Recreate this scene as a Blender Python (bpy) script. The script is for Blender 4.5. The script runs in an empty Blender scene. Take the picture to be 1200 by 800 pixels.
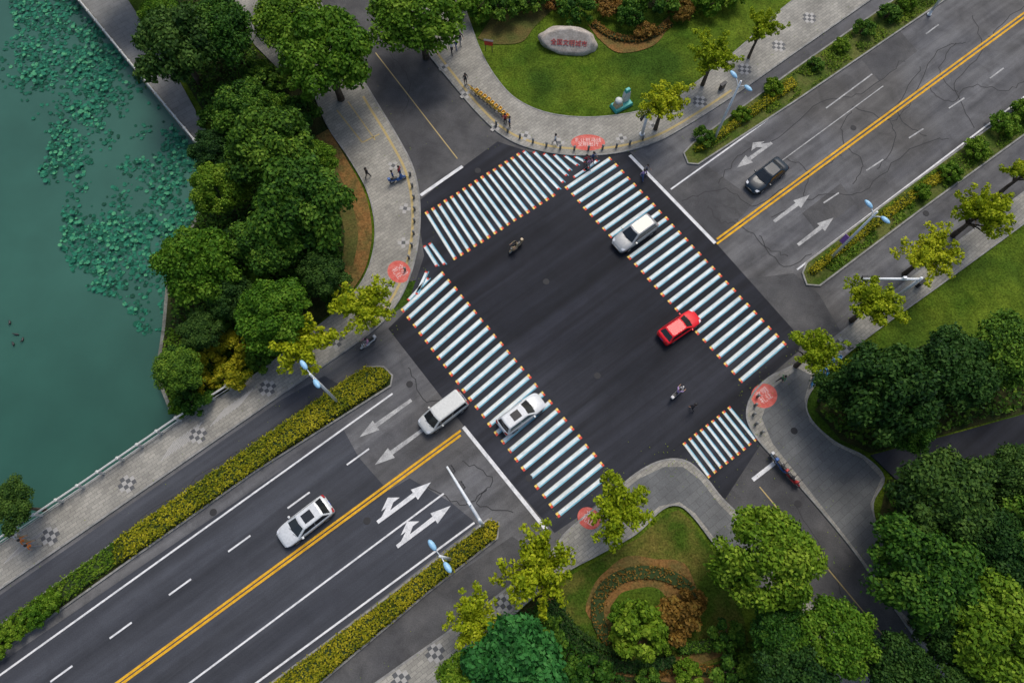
import bpy, math, random, bmesh
import numpy as np
from mathutils import Vector, Matrix, noise
from mathutils.geometry import tessellate_polygon
random.seed(7); rng=np.random.default_rng(11)
sc=bpy.context.scene; COL=sc.collection
sc.view_settings.view_transform='Standard'; sc.view_settings.look='None'; sc.view_settings.exposure=0
# ---------------------------------------------------------------- survey camera (drone)
T=math.radians(19.0); L=61.5
CAM=Vector((0,-L*math.sin(T),L*math.cos(T)))
cd=bpy.data.cameras.new('drone_camera'); cam=bpy.data.objects.new('drone_camera',cd); COL.objects.link(cam)
cam.location=CAM; cam.rotation_euler=(T,0,0); cd.lens=24; cd.sensor_width=36; cd.clip_end=3000; sc.camera=cam
VD=Vector((0,math.sin(T),-math.cos(T)))
def P(px,py,h=0.0):
    u=(px-600)/800; v=(400-py)/800
    d=Vector((u, v*math.cos(T)+math.sin(T), v*math.sin(T)-math.cos(T)))
    s=(h-CAM.z)/d.z
    return CAM+d*s
def PP(l,h=0.0): return [P(a,b,h) for a,b in l]
def mpp(p): return (p-CAM).dot(VD)/800
U=(P(840,285)-P(540,507)).normalized(); ANG=math.atan2(U.y,U.x); N=Vector((-U.y,U.x,0))
# ---------------------------------------------------------------- materials
def ntree(name):
    m=bpy.data.materials.new(name); m.use_nodes=True; nt=m.node_tree; nt.nodes.clear()
    o=nt.nodes.new('ShaderNodeOutputMaterial'); b=nt.nodes.new('ShaderNodeBsdfPrincipled')
    nt.links.new(b.outputs[0],o.inputs[0]); return m,nt,b,o
def coord(nt,rot=0,scl=(1,1,1)):
    tc=nt.nodes.new('ShaderNodeTexCoord'); m0=nt.nodes.new('ShaderNodeMapping'); mp=nt.nodes.new('ShaderNodeMapping')
    m0.inputs['Rotation'].default_value=(0,0,rot); mp.inputs['Scale'].default_value=scl
    nt.links.new(tc.outputs['Object'],m0.inputs[0]); nt.links.new(m0.outputs[0],mp.inputs[0]); return mp.outputs[0]
def noi(nt,vec,s,det=4,rough=.55,dist=0):
    n=nt.nodes.new('ShaderNodeTexNoise'); n.inputs['Scale'].default_value=s; n.inputs['Detail'].default_value=det
    n.inputs['Roughness'].default_value=rough; n.inputs['Distortion'].default_value=dist
    nt.links.new(vec,n.inputs['Vector']); return n.outputs['Fac']
def ramp(nt,fac,stops):
    r=nt.nodes.new('ShaderNodeValToRGB'); e=r.color_ramp.elements
    while len(e)<len(stops): e.new(.5)
    for i,(p,c) in enumerate(stops):
        e[i].position=p; e[i].color=(*c,1) if len(c)==3 else c
    nt.links.new(fac,r.inputs[0]); return r.outputs[0]
def mixc(nt,a,b,fac,mode='MIX'):
    m=nt.nodes.new('ShaderNodeMix'); m.data_type='RGBA'; m.blend_type=mode
    for k,x in ((6,a),(7,b)):
        if isinstance(x,tuple): m.inputs[k].default_value=(*x,1)
        else: nt.links.new(x,m.inputs[k])
    if isinstance(fac,(int,float)): m.inputs[0].default_value=fac
    else: nt.links.new(fac,m.inputs[0])
    return m.outputs[2]
def pmat(name,c1,c2,s1=.3,s2=8,fine=.25,rough=.85,bump=.15,scl=(1,1,1),lo=.4,hi=.6,spec=.3,c3=None,s3=.08,rot=None,streak=0,blotch=0):
    m,nt,b,o=ntree(name); v=coord(nt,-ANG if rot is None else rot,scl)
    n1=noi(nt,v,s1,6,.6); c=ramp(nt,n1,[(lo,c1),(hi,c2)])
    if c3:
        v0=coord(nt); n3=noi(nt,v0,s3,3,.5); f=ramp(nt,n3,[(.46,(0,0,0)),(.62,(1,1,1))]); c=mixc(nt,c,c3,f)
    if streak:
        vs_=coord(nt,-ANG,(.035,.75,1)); ns=noi(nt,vs_,1.0,4,.6,.3); fs_=ramp(nt,ns,[(.32,(1-streak,)*3),(.5,(1,1,1)),(.68,(1+streak*1.2,)*3)]); c=mixc(nt,c,fs_,1.0,'MULTIPLY')
    if blotch:
        vb=coord(nt); nb_=noi(nt,vb,.55,5,.65,.6); fb=ramp(nt,nb_,[(.36,(1-blotch,)*3),(.52,(1,1,1)),(.7,(1+blotch*.7,)*3)]); c=mixc(nt,c,fb,1.0,'MULTIPLY')
    vv=coord(nt); n2=noi(nt,vv,s2,3,.7); f2=ramp(nt,n2,[(.3,(1-fine,)*3),(.7,(1+fine*.6,)*3)])
    c=mixc(nt,c,f2,1.0,'MULTIPLY'); nt.links.new(c,b.inputs['Base Color'])
    b.inputs['Roughness'].default_value=rough; b.inputs['Specular IOR Level'].default_value=spec
    if bump:
        bp=nt.nodes.new('ShaderNodeBump'); bp.inputs['Strength'].default_value=bump; bp.inputs['Distance'].default_value=.05
        nt.links.new(n2,bp.inputs['Height']); nt.links.new(bp.outputs[0],b.inputs['Normal'])
    return m
def smat(name,c,rough=.5,metal=0,coat=0,spec=.5):
    m,nt,b,o=ntree(name); b.inputs['Roughness'].default_value=rough
    v=coord(nt); n=noi(nt,v,6,3); k=ramp(nt,n,[(.3,tuple(x*.88 for x in c)),(.7,tuple(min(1,x*1.06) for x in c))])
    nt.links.new(k,b.inputs['Base Color']); b.inputs['Metallic'].default_value=metal
    b.inputs['Coat Weight'].default_value=coat; b.inputs['Specular IOR Level'].default_value=spec; return m
def leafmat(name,cols,trans=.25,var=.25):
    m,nt,b,o=ntree(name)
    a=nt.nodes.new('ShaderNodeAttribute'); a.attribute_name='tint'
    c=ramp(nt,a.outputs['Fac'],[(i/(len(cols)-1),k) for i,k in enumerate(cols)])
    oi=nt.nodes.new('ShaderNodeObjectInfo'); hs=nt.nodes.new('ShaderNodeHueSaturation')
    def mr(l,h):
        q=nt.nodes.new('ShaderNodeMapRange'); q.inputs['To Min'].default_value=l; q.inputs['To Max'].default_value=h
        nt.links.new(oi.outputs['Random'],q.inputs[0]); return q.outputs[0]
    nt.links.new(mr(1-var,1+var),hs.inputs['Value']); nt.links.new(mr(.512,.482),hs.inputs['Hue']); nt.links.new(c,hs.inputs['Color'])
    nt.links.new(hs.outputs[0],b.inputs['Base Color']); b.inputs['Roughness'].default_value=.65; b.inputs['Specular IOR Level'].default_value=.15
    t=nt.nodes.new('ShaderNodeBsdfTranslucent'); nt.links.new(hs.outputs[0],t.inputs[0])
    x=nt.nodes.new('ShaderNodeMixShader'); x.inputs[0].default_value=trans
    nt.links.new(b.outputs[0],x.inputs[1]); nt.links.new(t.outputs[0],x.inputs[2]); nt.links.new(x.outputs[0],o.inputs[0]); return m
def brickmat(name,c1,c2,mort,bw,bh,dirt=.25):
    m,nt,b,o=ntree(name); v=coord(nt,-ANG)
    br=nt.nodes.new('ShaderNodeTexBrick'); br.inputs['Scale'].default_value=1; br.inputs['Brick Width'].default_value=bw; br.inputs['Row Height'].default_value=bh
    br.inputs['Mortar Size'].default_value=.016; br.inputs['Color1'].default_value=(*c1,1); br.inputs['Color2'].default_value=(*c2,1); br.inputs['Mortar'].default_value=(*mort,1)
    br.offset=.5; nt.links.new(v,br.inputs['Vector'])
    n=noi(nt,v,.35,6,.65); f=ramp(nt,n,[(.35,(1-dirt,)*3),(.65,(1.08,)*3)])
    n2=noi(nt,v,9,2,.6); f2=ramp(nt,n2,[(.3,(.85,)*3),(.7,(1.1,)*3)])
    c=mixc(nt,br.outputs[0],f,1.0,'MULTIPLY'); c=mixc(nt,c,f2,1.0,'MULTIPLY')
    nt.links.new(c,b.inputs['Base Color']); b.inputs['Roughness'].default_value=.8; b.inputs['Specular IOR Level'].default_value=.3; return m
M={}
M['asph_new']=pmat('fresh_asphalt',(.008,.0095,.014),(.017,.0185,.026),s1=.12,s2=14,fine=.25,rough=.75,scl=(.3,2.4,1),lo=.35,hi=.68,bump=.1,c3=(.026,.028,.036),s3=.045,spec=.2,streak=.42,blotch=.12)
M['asph_old']=pmat('worn_asphalt',(.070,.071,.078),(.135,.135,.138),s1=.25,s2=12,fine=.28,scl=(.22,2.0,1),lo=.33,hi=.68,c3=(.084,.081,.078),s3=.06,streak=.28,blotch=.22)
M['asph_dark']=pmat('dark_asphalt',(.034,.037,.046),(.058,.062,.073),s1=.25,s2=12,fine=.25,scl=(.18,2.0,1),lo=.33,hi=.68,c3=(.040,.043,.052),s3=.05,streak=.28,blotch=.1)
M['asph_side']=pmat('lane_asphalt',(.060,.060,.062),(.100,.098,.097),s1=.3,s2=10,fine=.28,lo=.35,hi=.65,c3=(.055,.055,.058),s3=.12,blotch=.22)
M['paver']=brickmat('grey_pavers',(.25,.24,.21),(.32,.305,.265),(.16,.155,.14),.6,.3,.3)
M['paver_dark']=brickmat('slate_pavers',(.115,.12,.122),(.14,.145,.145),(.085,.085,.085),1.2,.6)
M['walk']=brickmat('walkway_slabs',(.17,.172,.165),(.20,.20,.195),(.11,.11,.105),1.2,.6)
M['inlay']=smat('dark_inlay',(.075,.077,.08),.7)
M['inlayk']=smat('black_plastic',(.03,.03,.033),.6)
M['inlayw']=smat('pale_inlay',(.33,.32,.30),.7)
M['kerb']=pmat('kerb_stone',(.18,.18,.17),(.27,.265,.25),s1=1.2,s2=6,fine=.2,bump=0)
M['grass']=pmat('lawn_grass',(.050,.096,.008),(.105,.150,.014),s1=.35,s2=6,fine=.6,rough=.95,bump=.8,lo=.33,hi=.67,c3=(.036,.074,.009),s3=.1,spec=.05,blotch=.25)
M['grasspatch']=pmat('patchy_lawn',(.045,.082,.009),(.150,.125,.03),s1=.28,s2=6,fine=.6,rough=.95,bump=.8,lo=.42,hi=.68,spec=.05,blotch=.2)
M['grassdry']=pmat('dry_grass',(.11,.088,.028),(.075,.085,.022),s1=.4,s2=6,fine=.5,rough=.95,bump=.6,spec=.1)
M['soil']=pmat('leaf_litter_soil',(.018,.030,.008),(.04,.042,.014),s1=.6,s2=7,fine=.5,rough=.95,bump=.6,spec=.1)  # dark tone carries painted tree shade; plain soil in medians and other beds
M['medsoil']=pmat('median_grass',(.055,.088,.013),(.105,.115,.03),s1=.5,s2=6,fine=.5,rough=.95,bump=.6,spec=.1)
M['mulch']=pmat('brown_mulch',(.20,.105,.035),(.125,.095,.03),s1=.7,s2=5,fine=.55,rough=.95,bump=.6,spec=.1)
M['white']=pmat('road_paint_white',(.44,.45,.46),(.66,.66,.66),s1=1.5,s2=14,fine=.3,bump=0,lo=.3,hi=.55)
M['whiteold']=pmat('worn_paint_white',(.24,.24,.24),(.42,.42,.41),s1=1.2,s2=12,fine=.4,bump=0,lo=.35,hi=.6)
M['yellow']=pmat('road_paint_yellow',(.56,.29,.012),(.68,.37,.02),s1=1.5,s2=14,fine=.3,bump=0,blotch=.15)
M['zwhite']=pmat('zebra_white',(.50,.58,.61),(.68,.72,.72),s1=.7,s2=12,fine=.28,bump=0,lo=.3,hi=.6,blotch=.12)
M['zblue']=pmat('zebra_blue',(.11,.31,.42),(.17,.40,.50),s1=1,s2=12,fine=.25,bump=0)
M['zcream']=pmat('zebra_cream',(.36,.35,.27),(.48,.46,.38),s1=1,s2=12,fine=.25,bump=0)
M['zred']=smat('zebra_red',(.55,.05,.025),.7); M['zyel']=smat('zebra_yellow',(.72,.50,.10),.7)
M['redpaint']=pmat('red_ground_paint',(.50,.09,.07),(.58,.16,.13),s1=2,s2=10,fine=.3,bump=0)
M['redlet']=pmat('faded_lettering',(.60,.40,.38),(.70,.58,.55),s1=2,s2=10,fine=.3,bump=0)
M['crack']=smat('crack_filler',(.02,.02,.022),.8)
M['wall']=pmat('embankment_stone',(.12,.12,.10),(.2,.2,.17),s1=1,s2=5,fine=.3)
M['rail']=smat('pale_railing',(.48,.48,.46),.5)
M['bark']=pmat('bark',(.07,.05,.035),(.12,.095,.07),s1=3,s2=12,fine=.4)
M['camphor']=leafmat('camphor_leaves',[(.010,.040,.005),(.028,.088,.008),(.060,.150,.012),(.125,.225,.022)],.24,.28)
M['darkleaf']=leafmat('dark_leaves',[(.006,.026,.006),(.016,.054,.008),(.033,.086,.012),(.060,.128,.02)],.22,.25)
M['midleaf']=leafmat('fresh_leaves',[(.030,.084,.004),(.062,.150,.007),(.108,.212,.012),(.19,.30,.025)],.25,.18)
M['teal']=leafmat('glossy_green_leaves',[(.010,.055,.010),(.022,.11,.020),(.038,.165,.032),(.07,.22,.05)],.2,.1)
M['ginkgo']=leafmat('ginkgo_leaves',[(.12,.19,.005),(.22,.30,.008),(.33,.40,.012),(.45,.50,.03)],.35,.15)
M['hedgey']=leafmat('gold_privet_leaves',[(.09,.13,.005),(.21,.23,.009),(.36,.34,.013),(.50,.45,.03)],.3,.05)
M['hedgeg']=leafmat('green_privet_leaves',[(.045,.10,.006),(.09,.16,.009),(.15,.23,.013),(.23,.30,.025)],.25,.08)
M['rust']=leafmat('rusty_leaves',[(.09,.055,.010),(.165,.09,.016),(.24,.13,.024),(.28,.20,.04)],.25,.1)
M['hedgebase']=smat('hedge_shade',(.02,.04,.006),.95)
m,nt,b,o=ntree('lake_water'); v=coord(nt); n=noi(nt,v,.025,4,.5); c=ramp(nt,n,[(.35,(.016,.064,.047)),(.65,(.030,.102,.076))])
n4=noi(nt,v,.25,5,.6); f=ramp(nt,n4,[(.3,(.9,)*3),(.7,(1.08,)*3)]); c=mixc(nt,c,f,1.0,'MULTIPLY')
nt.links.new(c,b.inputs['Base Color']); b.inputs['Roughness'].default_value=.35; b.inputs['Specular IOR Level'].default_value=.25
n=noi(nt,v,1.6,4,.6); bp=nt.nodes.new('ShaderNodeBump'); bp.inputs['Strength'].default_value=.05; bp.inputs['Distance'].default_value=.05
nt.links.new(n,bp.inputs['Height']); nt.links.new(bp.outputs[0],b.inputs['Normal']); M['water']=m
M['lotus']=leafmat('lotus_pads',[(.006,.055,.035),(.010,.10,.065),(.020,.17,.11),(.07,.28,.15)],.05,0)
# ---------------------------------------------------------------- mesh helpers
def link(ob,parent=None,**kw):
    COL.objects.link(ob)
    if parent: ob.parent=parent
    for k,v in kw.items(): ob[k]=v
    return ob
def mk(name,vs,fs,mats,parent=None,smooth=False,mi=None,**kw):
    me=bpy.data.meshes.new(name); me.from_pydata([tuple(v) for v in vs],[],fs)
    for m in (mats if isinstance(mats,(list,tuple)) else [mats]): me.materials.append(M[m] if isinstance(m,str) else m)
    if mi is not None: me.polygons.foreach_set('material_index',mi)
    if smooth: me.polygons.foreach_set('use_smooth',[True]*len(me.polygons))
    me.update(); return link(bpy.data.objects.new(name,me),parent,**kw)
def empty(name,loc,rot=0,**kw):
    e=bpy.data.objects.new(name,None); e.empty_display_size=.3; e.location=loc; e.rotation_euler=(0,0,rot); return link(e,None,**kw)
def area2(p): return sum(p[i].x*p[(i+1)%len(p)].y-p[(i+1)%len(p)].x*p[i].y for i in range(len(p)))
def sheet(name,pts,z,mat,thick=0,**kw):
    pts=[Vector((p.x,p.y,0)) for p in pts]
    if area2(pts)<0: pts=pts[::-1]
    n=len(pts); tr=tessellate_polygon([pts]); fs=[]
    for t in tr:
        a,b_,c=[pts[i] for i in t]
        fs.append(tuple(t) if (b_-a).cross(c-a).z>0 else tuple(reversed(t)))
    vs=[(p.x,p.y,z) for p in pts]
    if thick:
        vs+=[(p.x,p.y,z-thick) for p in pts]
        fs+=[(i+n,(i+1)%n+n,(i+1)%n,i) for i in range(n)]
    kw.setdefault('kind','structure'); return mk(name,vs,fs,mat,**kw)
def smooth(pts,k=5):
    out=[]
    n=len(pts)
    for i in range(n-1):
        p0=pts[max(i-1,0)];p1=pts[i];p2=pts[i+1];p3=pts[min(i+2,n-1)]
        for j in range(k):
            t=j/k
            out.append(tuple(.5*((2*p1[a])+(-p0[a]+p2[a])*t+(2*p0[a]-5*p1[a]+4*p2[a]-p3[a])*t*t+(-p0[a]+3*p1[a]-3*p2[a]+p3[a])*t**3) for a in (0,1)))
    out.append(pts[-1]); return out
def ribbon_geo(pts,w,z0,z1,side=0):
    vs=[];fs=[];n=len(pts)
    for i,p in enumerate(pts):
        d=(pts[min(i+1,n-1)]-pts[max(i-1,0)]); d.z=0; d.normalize(); q=Vector((-d.y,d.x,0))
        a=p+q*(w*(side+1)/2); b_=p+q*(w*(side-1)/2)
        vs+=[(a.x,a.y,z1),(b_.x,b_.y,z1),(a.x,a.y,z0),(b_.x,b_.y,z0)]
    for i in range(n-1):
        a=i*4;c=a+4
        fs+=[(a,a+1,c+1,c)]
        if z0!=z1: fs+=[(a+2,a,c,c+2),(a+1,a+3,c+3,c+1)]
    if z0!=z1: fs+=[(0,2,3,1),(4*n-4,4*n-3,4*n-1,4*n-2)]
    return vs,fs
def ribbon(name,pts,w,z0,z1,mat,side=0,**kw):
    kw.setdefault('kind','structure'); v,f=ribbon_geo(pts,w,z0,z1,side); return mk(name,v,f,mat,**kw)
class G:
    def __init__(s): s.v=[];s.f=[];s.m=[]
    def add(s,v,f,m=0):
        k=len(s.v); s.v+=[tuple(x) for x in v]; s.f+=[tuple(i+k for i in q) for q in f]; s.m+=[m]*len(f)
    def tube(s,pts,rad,seg=8,m=0,cap=True):
        pts=[Vector(p) for p in pts]; n=len(pts)
        if not isinstance(rad,(list,tuple)): rad=[rad]*n
        v=[];f=[]; ref=None
        for i,p in enumerate(pts):
            d=(pts[min(i+1,n-1)]-pts[max(i-1,0)]).normalized()
            if ref is None: ref=Vector((1,0,0)) if abs(d.x)<.8 else Vector((0,1,0))
            a=d.cross(ref).normalized(); ref=a.cross(d).normalized(); b_=ref
            for j in range(seg):
                t=2*math.pi*j/seg; v.append(p+(a*math.cos(t)+b_*math.sin(t))*rad[i])
        for i in range(n-1):
            for j in range(seg):
                f.append((i*seg+j,i*seg+(j+1)%seg,(i+1)*seg+(j+1)%seg,(i+1)*seg+j))
        if cap: f+= [tuple(range(seg))[::-1],tuple((n-1)*seg+j for j in range(seg))]
        s.add(v,f,m)
    def box(s,c,d,m=0,rot=0,taper=1):
        cx,cy,cz=c; x,y,z=[k/2 for k in d]; v=[]
        for sz,t in ((-1,1),(1,taper)):
            for sx,sy in ((-1,-1),(1,-1),(1,1),(-1,1)):
                X=sx*x*t;Y=sy*y*t; v.append((cx+X*math.cos(rot)-Y*math.sin(rot),cy+X*math.sin(rot)+Y*math.cos(rot),cz+sz*z))
        s.add(v,[(3,2,1,0),(4,5,6,7),(0,1,5,4),(1,2,6,5),(2,3,7,6),(3,0,4,7)],m)
    def lathe(s,prof,c=(0,0,0),seg=16,m=0,sx=1,sy=1):
        v=[];f=[]
        for r,z in prof:
            for j in range(seg):
                t=2*math.pi*j/seg; v.append((c[0]+r*math.cos(t)*sx,c[1]+r*math.sin(t)*sy,c[2]+z))
        for i in range(len(prof)-1):
            for j in range(seg): f.append((i*seg+j,i*seg+(j+1)%seg,(i+1)*seg+(j+1)%seg,(i+1)*seg+j))
        f+=[tuple(range(seg))[::-1],tuple((len(prof)-1)*seg+j for j in range(seg))]
        s.add(v,f,m)
    def mk(s,name,mats,parent=None,smooth=False,**kw): return mk(name,s.v,s.f,mats,parent,smooth,s.m,**kw)
def bevel(ob,w,seg=2):
    b_=ob.modifiers.new('bevel','BEVEL'); b_.width=w; b_.segments=seg; b_.limit_method='ANGLE'; b_.angle_limit=.6
def leafmesh(name,C,Nn,S,tint,mat):
    n=len(C); r=rng.normal(size=(n,3)); A=np.cross(Nn,r); A/=np.linalg.norm(A,axis=1)[:,None]+1e-9
    B=np.cross(Nn,A); B/=np.linalg.norm(B,axis=1)[:,None]+1e-9
    S=S[:,None]; co=np.empty((n,4,3)); k=.62
    co[:,0]=C-A*S; co[:,1]=C-B*S*k+Nn*S*.18; co[:,2]=C+A*S; co[:,3]=C+B*S*k+Nn*S*.18
    me=bpy.data.meshes.new(name); me.vertices.add(4*n); me.vertices.foreach_set('co',co.ravel())
    me.loops.add(4*n); me.loops.foreach_set('vertex_index',np.arange(4*n,dtype=np.int32))
    me.polygons.add(n); me.polygons.foreach_set('loop_start',np.arange(0,4*n,4,dtype=np.int32))
    me.update(calc_edges=True)
    at=me.attributes.new('tint','FLOAT','FACE'); at.data.foreach_set('value',np.clip(tint,0,1).astype(np.float32))
    me.materials.append(M[mat]); return me
def unit(a): return a/(np.linalg.norm(a,axis=1)[:,None]+1e-9)
# ---------------------------------------------------------------- ground, lake
shore=[(-300,842),(0,640),(213,494),(198,480),(182,440),(190,385),(195,330),(212,285),(238,240),(232,207),(243,187),(90,0),(0,-109),(-200,-351)]
SW=PP(shore)
e0=SW[0]+(SW[0]-SW[1]).normalized()*300; e1=SW[-1]+(SW[-1]-SW[-2]).normalized()*300
gp=[e0]+SW+[e1,Vector((700,900,0)),Vector((900,-700,0))]
sheet('ground',gp,-.05,'grass')
sheet('lake_water',[Vector((-1200,-900,0)),Vector((300,-900,0)),Vector((300,1200,0)),Vector((-1200,1200,0))],-1.25,'water')
ribbon('embankment',SW[:3],.35,-2,.10,'wall',side=-1); ribbon('embankment',SW[2:11],.3,-2,.06,'wall',side=-1); ribbon('embankment',SW[10:],.35,-2,.12,'wall',side=-1)
# ---------------------------------------------------------------- roads
K_N=[(1230,-150),(1160,-100),(1020,0),(930,63),(860,112),(800,150),(765,168),(720,180),(670,182),(625,175),(590,160),(560,133),(530,98),(495,55),(465,15),(430,-40),(395,-100)]
I_N=[(1140,-150),(1070,-100),(930,0),(865,58),(805,105),(760,128),(700,138),(645,134),(605,117),(580,90),(563,60),(550,25),(530,-30),(490,-100)]
K_W=[(330,-100),(365,-20),(400,50),(435,110),(468,165),(485,200),(492,240),(490,285),(480,325),(462,360),(430,393),(330,462),(200,552),(0,690),(-300,897)]
I_W=[(280,-100),(318,-20),(345,50),(368,110),(385,150),(410,187),(432,228),(440,275),(430,320),(405,355),(370,385),(290,446),(213,493),(0,639),(-300,841)]
K_S=[(265,925),(440,800),(560,715),(640,652),(665,622),(710,585),(745,555),(775,540),(803,540),(825,558),(845,583),(870,608),(905,650),(960,720),(1020,800),(1090,900)]
I_S=[(330,940),(515,800),(560,762),(610,712),(660,672),(700,650),(745,625),(775,597),(795,592),(812,605),(835,635),(870,680),(930,750),(980,810),(1040,900)]
K_E=[(1350,115),(1200,225),(1090,308),(985,390),(935,425),(900,443),(880,465),(875,490),(888,515),(915,545),(955,590),(1000,645),(1050,715),(1110,800),(1180,900)]
I_E=[(1350,150),(1200,262),(1100,335),(1010,400),(965,440),(945,468),(950,492),(978,518),(1012,535),(1035,560),(1022,590),(1030,625),(1055,680),(1122,790),(1195,900)]
sheet('main_road',PP([(-300,892),(450,375),(760,155),(1240,-165),(1500,20),(960,410),(650,645),(265,935)]),0,'asph_old')
sheet('side_street_asphalt',PP([(318,-105),(410,-105),(480,20),(600,155),(720,175),(600,300),(480,330),(480,200)]),.004,'asph_side')
sheet('side_street_asphalt',PP([(800,520),(880,470),(1195,905),(1080,905),(800,560)]),.004,'asph_side')
sheet('road_resurfacing',PP([(-300,990),(0,776),(402,502),(420,535),(455,575),(480,560),(528,588),(560,614),(305,810),(165,910)]),.004,'asph_dark')
sheet('service_lane',PP([(-300,905),(0,697),(330,468),(380,440),(400,452),(300,520),(0,735),(-300,945)]),.004,'asph_dark')
sheet('service_lane',PP([(265,925),(440,800),(600,686),(640,655),(600,628),(500,696),(375,802),(240,905)]),.004,'asph_side')
NEWA=[(455,385),(475,365),(497,300),(488,238),(520,212),(583,166),(620,178),(700,184),(738,178),(790,235),(842,288),(940,398),(935,412),(903,440),(876,470),(876,490),(893,518),(850,584),(836,578),(820,555),(800,541),(775,540),(745,556),(700,590),(650,624),(560,520)]
sheet('junction_asphalt',PP(NEWA),.008,'asph_new')
sheet('road_patch',PP([(785,225),(830,195),(885,235),(842,285)]),.008,'asph_side')
sheet('road_patch',PP([(545,508),(524,525),(606,628),(632,622)]),.008,'asph_old')
sheet('road_patch',PP([(424,452),(455,430),(500,475),(520,505),(478,540),(440,500)]),.006,'asph_old')
sheet('road_patch',PP([(850,330),(930,320),(960,345),(985,388),(938,398),(895,350)]),.006,'asph_side')
sheet('road_patch',PP([(1010,70),(1055,37),(1075,60),(1030,95)]),.008,'asph_side'); sheet('road_patch',PP([(940,250),(985,215),(1003,238),(958,272)]),.008,'asph_side')
def between(name,a,b,z,mat,k=5,**kw): return sheet(name,PP(smooth(a,k)+smooth(b,k)[::-1]),z,mat,**kw)
for a,b in ((K_N,I_N),(K_W,I_W),(K_S,I_S),(K_E,I_E)):
    between('pavement',a,b,.12,'paver',thick=.2)
    ribbon('kerb',PP(smooth(a,5)),.16,-.02,.135,'kerb')
    ribbon('kerb',PP(smooth(b,5)),.12,-.02,.15,'kerb')
def offs(line,i0,i1,f,other):
    A=smooth(line,5)[i0*5:i1*5]; B=smooth(other,5)
    out=[]
    for p in A:
        q=min(B,key=lambda r:(r[0]-p[0])**2+(r[1]-p[1])**2); out.append((p[0]+(q[0]-p[0])*f,p[1]+(q[1]-p[1])*f))
    return out
M['tactile']=smat('tactile_yellow',(.38,.29,.12),.8)
for a,b,i0,i1,m_ in ((K_N,I_N,4,14,'tactile'),(K_W,I_W,3,10,'tactile')):
    ribbon('paving_band',PP(offs(a,i0,i1,.16,b)),.24,.124,.124,m_)
sheet('plaza',PP([(905,455),(935,432),(950,440),(942,468),(948,494),(975,520),(1010,537),(1032,560),(1019,590),(1027,625),(1052,682),(1112,780),(1050,710),(1003,645),(960,590),(905,520),(892,490)]),.124,'paver_dark')
sheet('plaza',PP([(720,583),(750,560),(778,547),(800,547),(820,562),(842,590),(866,614),(900,655),(870,675),(838,632),(814,601),(796,588),(772,593),(745,618)]),.124,'paver_dark')
sheet('footpath',PP([(1020,533),(1110,510),(1200,485),(1300,460),(1300,500),(1200,522),(1110,550),(1050,562)]),.10,'asph_new',thick=.15)  # darkest asphalt colour stands in for shadow lying on this path
sheet('footpath',PP([(-30,-145),(90,0),(243,187),(250,168),(205,85),(150,0),(40,-145)]),.10,'walk',thick=.15)
sheet('footpath',PP([(262,0),(300,55),(330,85),(345,60),(320,20),(300,-10),(240,-80),(210,-80)]),.10,'paver',thick=.15)
sheet('soil_bed',PP([(170,-20),(250,-20),(300,60),(368,112),(385,150),(408,187),(428,228),(436,275),(426,318),(402,353),(368,383),(290,443),(216,488),(201,478),(186,440),(193,385),(198,330),(215,285),(240,240),(236,207),(248,187),(250,150),(190,50)]),.05,'soil')  # dark ground colour paints the shade beneath the lakeside trees
between('dry_bed',[(385,152),(408,190),(429,230),(436,275),(427,318),(405,350)],[(362,165),(385,205),(400,240),(408,275),(405,312),(385,345)],.09,'mulch')
between('dry_bed',[(372,160),(395,200),(412,238),(420,275),(414,312)],[(360,165),(380,205),(395,240),(404,275),(400,312)],.094,'grassdry')
sheet('soil_bed',PP([(1008,640),(1026,625),(1040,562),(1110,552),(1200,525),(1400,470),(1400,900),(1190,900)]),.0,'soil')  # shade under the eastern tree groups painted as dark ground
sheet('soil_bed',PP([(955,480),(985,515),(1020,531),(1110,508),(1300,455),(1300,385),(1180,390),(1080,405),(985,445)]),.0,'soil')  # same painted shade below the trees north of the footpath
between('planting_bed',[(560,45),(580,18),(610,5),(640,-5)],[(575,52),(610,50),(628,30),(655,5)],.02,'grassdry')
between('planting_bed',[(688,28),(720,45),(760,38),(785,18)],[(700,44),(725,62),(765,54),(785,30)],.02,'mulch')
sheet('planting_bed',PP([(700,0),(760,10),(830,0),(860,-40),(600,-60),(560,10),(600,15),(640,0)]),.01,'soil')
def ell(cx,cy,rx,ry,n=40,rot=0,wob=0.0,seed=0):
    o_=[]
    for i in range(n):
        t=2*math.pi*i/n; w=1+wob*noise.noise(Vector((math.cos(t)*1.5,math.sin(t)*1.5,seed)))
        x=rx*math.cos(t)*w;y=ry*math.sin(t)*w
        o_.append((cx+x*math.cos(rot)-y*math.sin(rot),cy+x*math.sin(rot)+y*math.cos(rot)))
    return o_
sheet('patchy_lawn',PP([(640,700),(665,676),(702,655),(748,630),(778,603),(795,597),(808,608),(830,638),(862,683),(880,760),(800,790),(690,770)]),-.03,'grasspatch')
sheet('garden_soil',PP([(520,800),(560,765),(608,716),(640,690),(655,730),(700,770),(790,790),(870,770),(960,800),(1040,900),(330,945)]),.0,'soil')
sheet('garden_ring',PP(ell(759,706,68,54,wob=.2)),.004,'mulch')
sheet('garden_circle',PP(ell(752,716,38,26,wob=.2,seed=3)),.008,'grass')
v_=smooth([(640,700),(655,735),(690,768),(740,785),(800,775),(860,755)],6); ribbon('garden_path',PP(v_),.9,.012,.012,'mulch')
v_=smooth([(745,788),(800,796),(850,800)],6); ribbon('garden_path',PP(v_),.6,.012,.012,'mulch')
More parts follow.
